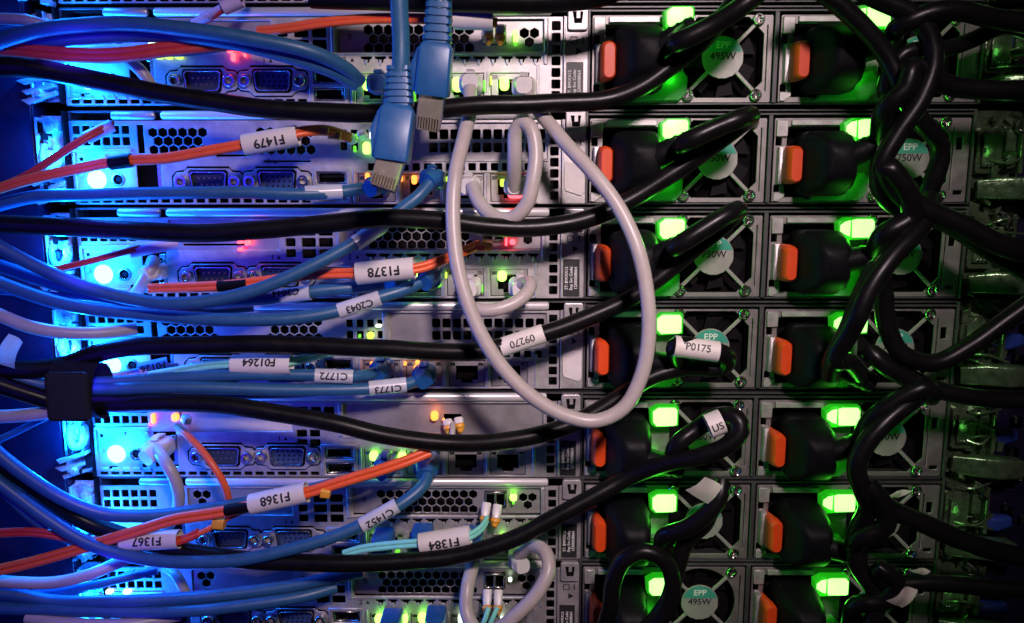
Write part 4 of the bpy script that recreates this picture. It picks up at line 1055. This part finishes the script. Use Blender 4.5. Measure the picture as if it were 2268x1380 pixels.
cable('fibre_cable', 'short fibre end tagged F0126 beside the strap', 'fibre cable', 'purple', pair([(395, 812, 8), (340, 815, 14), (280, 828, 20), (240, 835, 24)], 1.6), 0.9, FG, sleeves=[(372, 806, 308, 820, 14, 3.4, 'F0126', 'lilac', dict(size=4.4, dd=5, turn=-.2, flip=False))])
cable('fibre_cable', 'orange fibre pair tagged F1368', 'fibre cable', 'orange', pair([(955, 998, 30), (900, 1020, 33), (820, 1048, 35), (740, 1072, 36), (680, 1090, 37), (600, 1110, 38), (540, 1124, 38), (470, 1138, 38), (380, 1152, 38), (290, 1180, 39), (190, 1212, 40), (90, 1240, 42), (0, 1262, 44), (-60, 1275, 46)], 2.4), 1.45, FG,
      sleeves=[T(680, 1090, 556, 1117, 37, 'F1368', 4.7, turn=-.35, size=5.6, flip=False), SH(555, 1121, 500, 1131, 38)], ends=[clip(722, 1092, 37, 2.2, ln=4)])
cable('fibre_cable', 'red fibre pair tagged F1367', 'fibre cable', 'redor', pair([(-60, 1188, 40), (0, 1180, 40), (80, 1178, 40), (160, 1192, 38), (220, 1200, 36), (280, 1200, 36), (400, 1196, 36), (440, 1180, 36)], 1.8), 1.2, FG,
      sleeves=[T(272, 1200, 398, 1194, 36, 'F1367', 4.4, turn=-.35, size=5.4)], ends=[clip(486, 1158, 35, 2.8, ln=5)])
cable('fibre_cable', 'single orange fibre joining the F1367 tag to a yellow collar', 'fibre cable', 'orange', [[(396, 1196, 36), (440, 1182, 36), (475, 1165, 35), (500, 1150, 34), (540, 1132, 32), (570, 1122, 28)]], 1.3, FG)
cable('fibre_cable', 'single orange fibre falling from the amber slot light at the left', 'fibre cable', 'orange', [[(392, 944, 10), (412, 962, 16), (440, 990, 20), (470, 1030, 24), (495, 1070, 24), (505, 1100, 22), (508, 1130, 18)]], 1.7, FG, ends=[lc_pair(405, 940, 20, 5, False, 'whplug', 5, 6.5)])
cable('fibre_cable', 'aqua fibre pair tagged F1384', 'fibre cable', 'aqua', pair([(760, 1228, 20), (800, 1216, 22), (860, 1208, 25), (930, 1202, 28), (990, 1196, 29), (1042, 1186, 26), (1068, 1168, 20), (1078, 1150, 14)], 1.9), 1.15, FG,
      sleeves=[T(930, 1204, 1042, 1186, 28, 'F1384', 4.8, turn=-.05, size=5.8, shift=0)], ends=[lc_pair(1090, 1118, 100, 9, True, 'whplug', 6)])
cable('fibre_cable', 'aqua fibre pair falling from the bottom yellow collars', 'fibre cable', 'aqua', [[(1082, 1345, 16), (1075, 1370, 18), (1062, 1400, 18)], [(1102, 1345, 16), (1090, 1372, 18), (1078, 1400, 18)]], 1.2, FG, ends=[lc_pair(1092, 1308, 92, 10, True, 'whplug', 6)])
cable('fibre_cable', 'white duplex fibre end beside the amber light right of centre', 'fibre cable', 'white', [[(1000, 938, 6), (1002, 950, 12), (1000, 965, 14)]], 1.4, FG, ends=[lc_pair(1004, 930, 80, 4, True, 'whplug', 5)])
cable('fibre_cable', 'lilac fibre end hanging into the top edge', 'fibre cable', 'redor', pair([(560, -40, 22), (530, -10, 22), (500, 14, 22), (462, 40, 16), (430, 56, 6)], 1.8), 1.1, FG, sleeves=[(535, 0, 495, 18, 22, 3.0, None, 'lilac'), (495, 18, 430, 52, 21, 2.0, None, 'lilac', dict(dd=-6))])

# ------------------------------------------------------------------ hook-and-loop strap
def strap():
    P = at(180, 862, 42); bm = bmesh.new()
    n = 24
    for (x0, x1, rx, rz) in ((-9.6, 9.6, 9.5, 12.4),):
        rings = []
        for i in range(7):
            x = x0 + (x1 - x0) * i / 6
            rings.append([bm.verts.new((x + 0.3 * math.sin(3 * t), rx * math.cos(t) + .3 * random.uniform(-1, 1), rz * math.sin(t) * (1 + .02 * math.sin(i)) + .2 * random.uniform(-1, 1) - 0.6 * (x / 9))) for t in [2 * math.pi * j / n for j in range(n)]])
        for i in range(6):
            for j in range(n): bm.faces.new((rings[i][j], rings[i][(j + 1) % n], rings[i + 1][(j + 1) % n], rings[i + 1][j]))
    geom = bm.faces[:]
    bmesh.ops.solidify(bm, geom=geom, thickness=1.4)
    box(bm, -9, 8.6, -11.4, -9.2, -10, 11, 2.0, 4)
    o = link('cable_strap', finish(bm, 'strap', True, 50), M['velcro'], None, P)
    tag(o, 'black hook-and-loop fabric strap bundling the cables at the left', 'cable strap')
strap()

# ------------------------------------------------------------------ left rack post and rail latches
def post_mesh(x0, x1, y0, y1, z0, z1, holes, hx):
    H = [rrect(hx - 4.7, hx + 4.7, t - 4.7, t + 4.7, .6, 2) for t in holes]
    return plate_mesh(rect(x0, x1, z0, z1), H, y0, 2.0, 0.3)
holes = [-56 + 15.9 * i for i in range(28)]
lp = empty('rack_post', (-20, -4, -130))
o_ = Vector((-20, -4, -130))
me = post_mesh(-60, 6.5, -4, -2, -80, 330, [t for t in holes], -48); me.transform(Matrix.Translation(-o_ * MM))
link('front_flange', me, M['post'], lp)
bm = bmesh.new(); box(bm, 5.2, 7.4, -3.8, 60, -80, 330, .3); box(bm, -34, 5.2, 2, 3, -80, 330); bm.transform(Matrix.Translation(-o_)); link('side_flange', finish(bm, 'sf'), M['post'], lp)
tag(lp, 'dark painted rack post at the left edge, blue glow in its colour', 'rack post', 'rack posts')

def latch_geo(side, seed, org):
    random.seed(seed); bm = bmesh.new(); parts = {}
    s = 1
    # back plate, folded flanges
    box(bm, 8.0, 19.5, 1, 2.2, 3, 42, .2)
    box(bm, 8.0, 9.2, -5, 1, 4, 40, .2)
    prism(bm, [(9.4, 5), (14, 4), (18.6, 6.5), (18, 10), (14.4, 9), (12, 11.6), (9.6, 10)], -3.6, 1, .4, 2)
    prism(bm, [(10, 12.6), (12.6, 12.2), (14, 20), (13, 24), (10, 23)], -2.4, 1, .4, 2)
    for i in range(9):
        x_, t_ = random.uniform(9, 18), random.uniform(3, 43); w_, h_ = random.uniform(.6, 2.4), random.uniform(.5, 2.6); q_ = random.uniform(-1, 1)
        prism(bm, [(x_ - w_, t_ - h_ + q_), (x_ + w_, t_ - h_ - q_), (x_ + w_ * .8, t_ + h_ - q_), (x_ - w_, t_ + h_)], random.uniform(-6, -2), 1, .25)
    parts['rail_plate'] = bm
    bm = bmesh.new()
    for i in range(7):
        x_, t_ = random.uniform(9.5, 19.5), random.uniform(3, 43); w_, h_ = random.uniform(.5, 1.6), random.uniform(.8, 3.5)
        prism(bm, [(x_ - w_, t_ - h_), (x_ + w_, t_ - h_ * .7), (x_ + w_, t_ + h_), (x_ - w_ * .6, t_ + h_ * .8)], random.uniform(-7, -3), 1, .2)
    box(bm, 19.4, 20.4, -2.5, 4, 1, 43)
    parts['rail_gap_shade'] = bm  # near-black pieces added as the shade of gaps between rail parts
    bm = bmesh.new()
    # rounded hook around a bolt
    pts = [Vector((11, -3, -16)), Vector((10.6, -4, -22)), Vector((12.5, -4.5, -27)), Vector((16.2, -4.5, -26)), Vector((18, -4, -21)), Vector((17, -3, -17))]
    tube(bm, spline(pts, 1.2), 1.9, 10)
    parts['spring_hook'] = bm
    bm = bmesh.new()
    for i in range(3):
        t = 31 + i * 4.3; a = random.uniform(-2.2, -.6)
        prism(bm, [(4.6 + random.uniform(-2, 2), t + 2.4 + a * .2), (18.5 + random.uniform(-1, 1), t + a), (19, t + a + 1.5), (6, t + 4.0)], -7 + i * 1.2, -1.5, .35, 2)
    parts['tongue'] = bm
    bm = bmesh.new()
    prism(bm, circ(14.8, 9, 2.1, 6), -5.2, -2, .4, 2)
    parts['bolt'] = bm
    bm = bmesh.new()
    prism(bm, circ(12.5, 38.5, 1.6, 12), -8.0, -1, .3, 2)
    parts['pin'] = bm
    return parts
for k in range(0, 8):
    org = Vector(SERVERS[k].location) / MM
    org = Vector((0, 0, org.z))
    R_root = empty('rail_latch', org)
    for nme, bm in latch_geo(0, 11 + k, org).items():
        link(nme, finish(bm, nme, True, 30), M['dark'] if nme == 'rail_gap_shade' else M['railmetal'], R_root)
    tag(R_root, 'shiny left slide rail latch lit blue, beside the ' + WHICH[k], 'rail latch', 'slide rail latches at the left')

# ------------------------------------------------------------------ right side: rail latches, rear post
for k in range(0, 8):
    so = Vector(SERVERS[k].location) / MM
    org = Vector((440, 6, so.z))
    R_root = empty('rail_latch', org)
    random.seed(40 + k)
    bm = bmesh.new()
    box(bm, 0.2, 24, 2, 3.2, 1, 43, .2)
    prism(bm, chamfer(1, 13, 9, 30, 1.5), -3, 2, .5, 2)
    box(bm, 3.0, 11, -5, -3, 12, 27, .5, 2)
    box(bm, 19.6, 21.4, -6, 2, 5 + random.uniform(-1, 1), 30, .3)
    box(bm, 14, 18.4, -4, 2, 10, 20, .5, 2)
    for i in range(16):
        x_, t_ = random.uniform(2, 25), random.uniform(2, 43); w_, h_ = random.uniform(.5, 2.6), random.uniform(.4, 3.2); q_ = random.uniform(-1.2, 1.2)
        prism(bm, [(x_ - w_, t_ - h_ + q_), (x_ + w_, t_ - h_ - q_), (x_ + w_ * .7, t_ + h_ - q_), (x_ - w_, t_ + h_ + q_ * .5)], random.uniform(-6.5, -1), 2, .25)
    for i in range(4):
        t_ = random.uniform(3, 40)
        tube(bm, spline([Vector((random.uniform(2, 8), -4, -t_)), Vector((random.uniform(9, 15), -7, -t_ + random.uniform(-3, 3))), Vector((random.uniform(17, 25), -5, -t_ + random.uniform(-4, 4)))], 1.5), .6, 8)
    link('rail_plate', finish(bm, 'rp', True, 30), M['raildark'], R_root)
    point('rail_green_fill', (8, -14, -20), 0.0006, (0.25, 1.0, 0.20), 2, R_root)  # added small green lamp to tint the latch; no source here
    bm = bmesh.new()
    a = random.uniform(-.8, .8)
    loft(bm, [((2, -4, -37), 4.2, 2.0), ((12, -7, -36.6 + a), 5.0, 3.4), ((22, -9, -36.8 + a), 5.2, 4.2), ((31, -9, -37 + a), 4.8, 4.2), ((33, -8.6, -37 + a), 3.6, 3.2)], None, 4, .35)
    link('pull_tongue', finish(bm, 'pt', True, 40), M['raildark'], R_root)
    bm = bmesh.new()
    for i in range(3): prism(bm, circ(5.2 + i * 1.7, 26, .7, 10), -5.6, -4, .2)
    prism(bm, circ(16.6, 24.8, 2.3, 12), -5, 1.0, .6, 2)
    tube(bm, spline([Vector((14, -4, -3)), Vector((18, -6, -6)), Vector((17, -6, -10)), Vector((21, -5, -12))], 1.2), .9, 8)
    link('rivet', finish(bm, 'rv', True, 30), M['chrome'], R_root)
    tag(R_root, 'greenish right slide rail latch in shade, beside the ' + WHICH[k], 'rail latch', 'slide rail latches at the right')
rp = empty('rack_post', (495, 0, -130)); o_ = Vector((495, 0, -130))
me = plate_mesh(rect(464, 540, -80, 340), [rrect(476, 482, t - 3, t + 3, .5, 2) for t in holes], 14, 2, .3); me.transform(Matrix.Translation(-o_ * MM))
link('front_flange', me, M['post'], rp)
tag(rp, 'nearly black rack post at the right edge', 'rack post', 'rack posts')
for i, (px, py, wh) in enumerate(((2262, 95, 'highest'), (2225, 755, 'level with the F01264 server'), (2212, 965, 'level with the amber slot light'), (2200, 1155, 'level with the F1384 server'), (2190, 1345, 'lowest'))):
    P = at(px, py, -8); bm = bmesh.new()
    loft(bm, [((-7, 0, 0), 3.4, 3.0), ((0, -1.4, 0), 4.0, 3.6), ((7, 0, .6), 3.0, 2.8)], None, 4, .6)
    o = link('cable_plug_cap', finish(bm, 'cap', True), M['bluenut'], None, P)
    tag(o, 'dim blue plastic cap on the right rack post, ' + wh, 'cap', 'blue caps on the right post')
for i, (px, py) in enumerate(((2252, 712), (2252, 790), (2250, 930), (2240, 1002), (2228, 1122), (2222, 1195), (2262, 1056), (2265, 1150))):
    P = at(px, py, -10); bm = bmesh.new(); box(bm, -.8, .8, -1, 1, -2, 2, .3)
    o = link('cage_nut_clip', finish(bm, 'cn'), M['chrome'], None, P)
    tag(o, 'small bright cage nut clip at the far right edge of the cabinet', 'cage nut', 'cage nut clips on the right post')

# ------------------------------------------------------------------ dark cabinet interior behind everything
bm = bmesh.new(); box(bm, -400, 900, 160, 164, -300, 600)
o = link('background', finish(bm, 'background'), M['dark'], None); o['kind'] = 'structure'
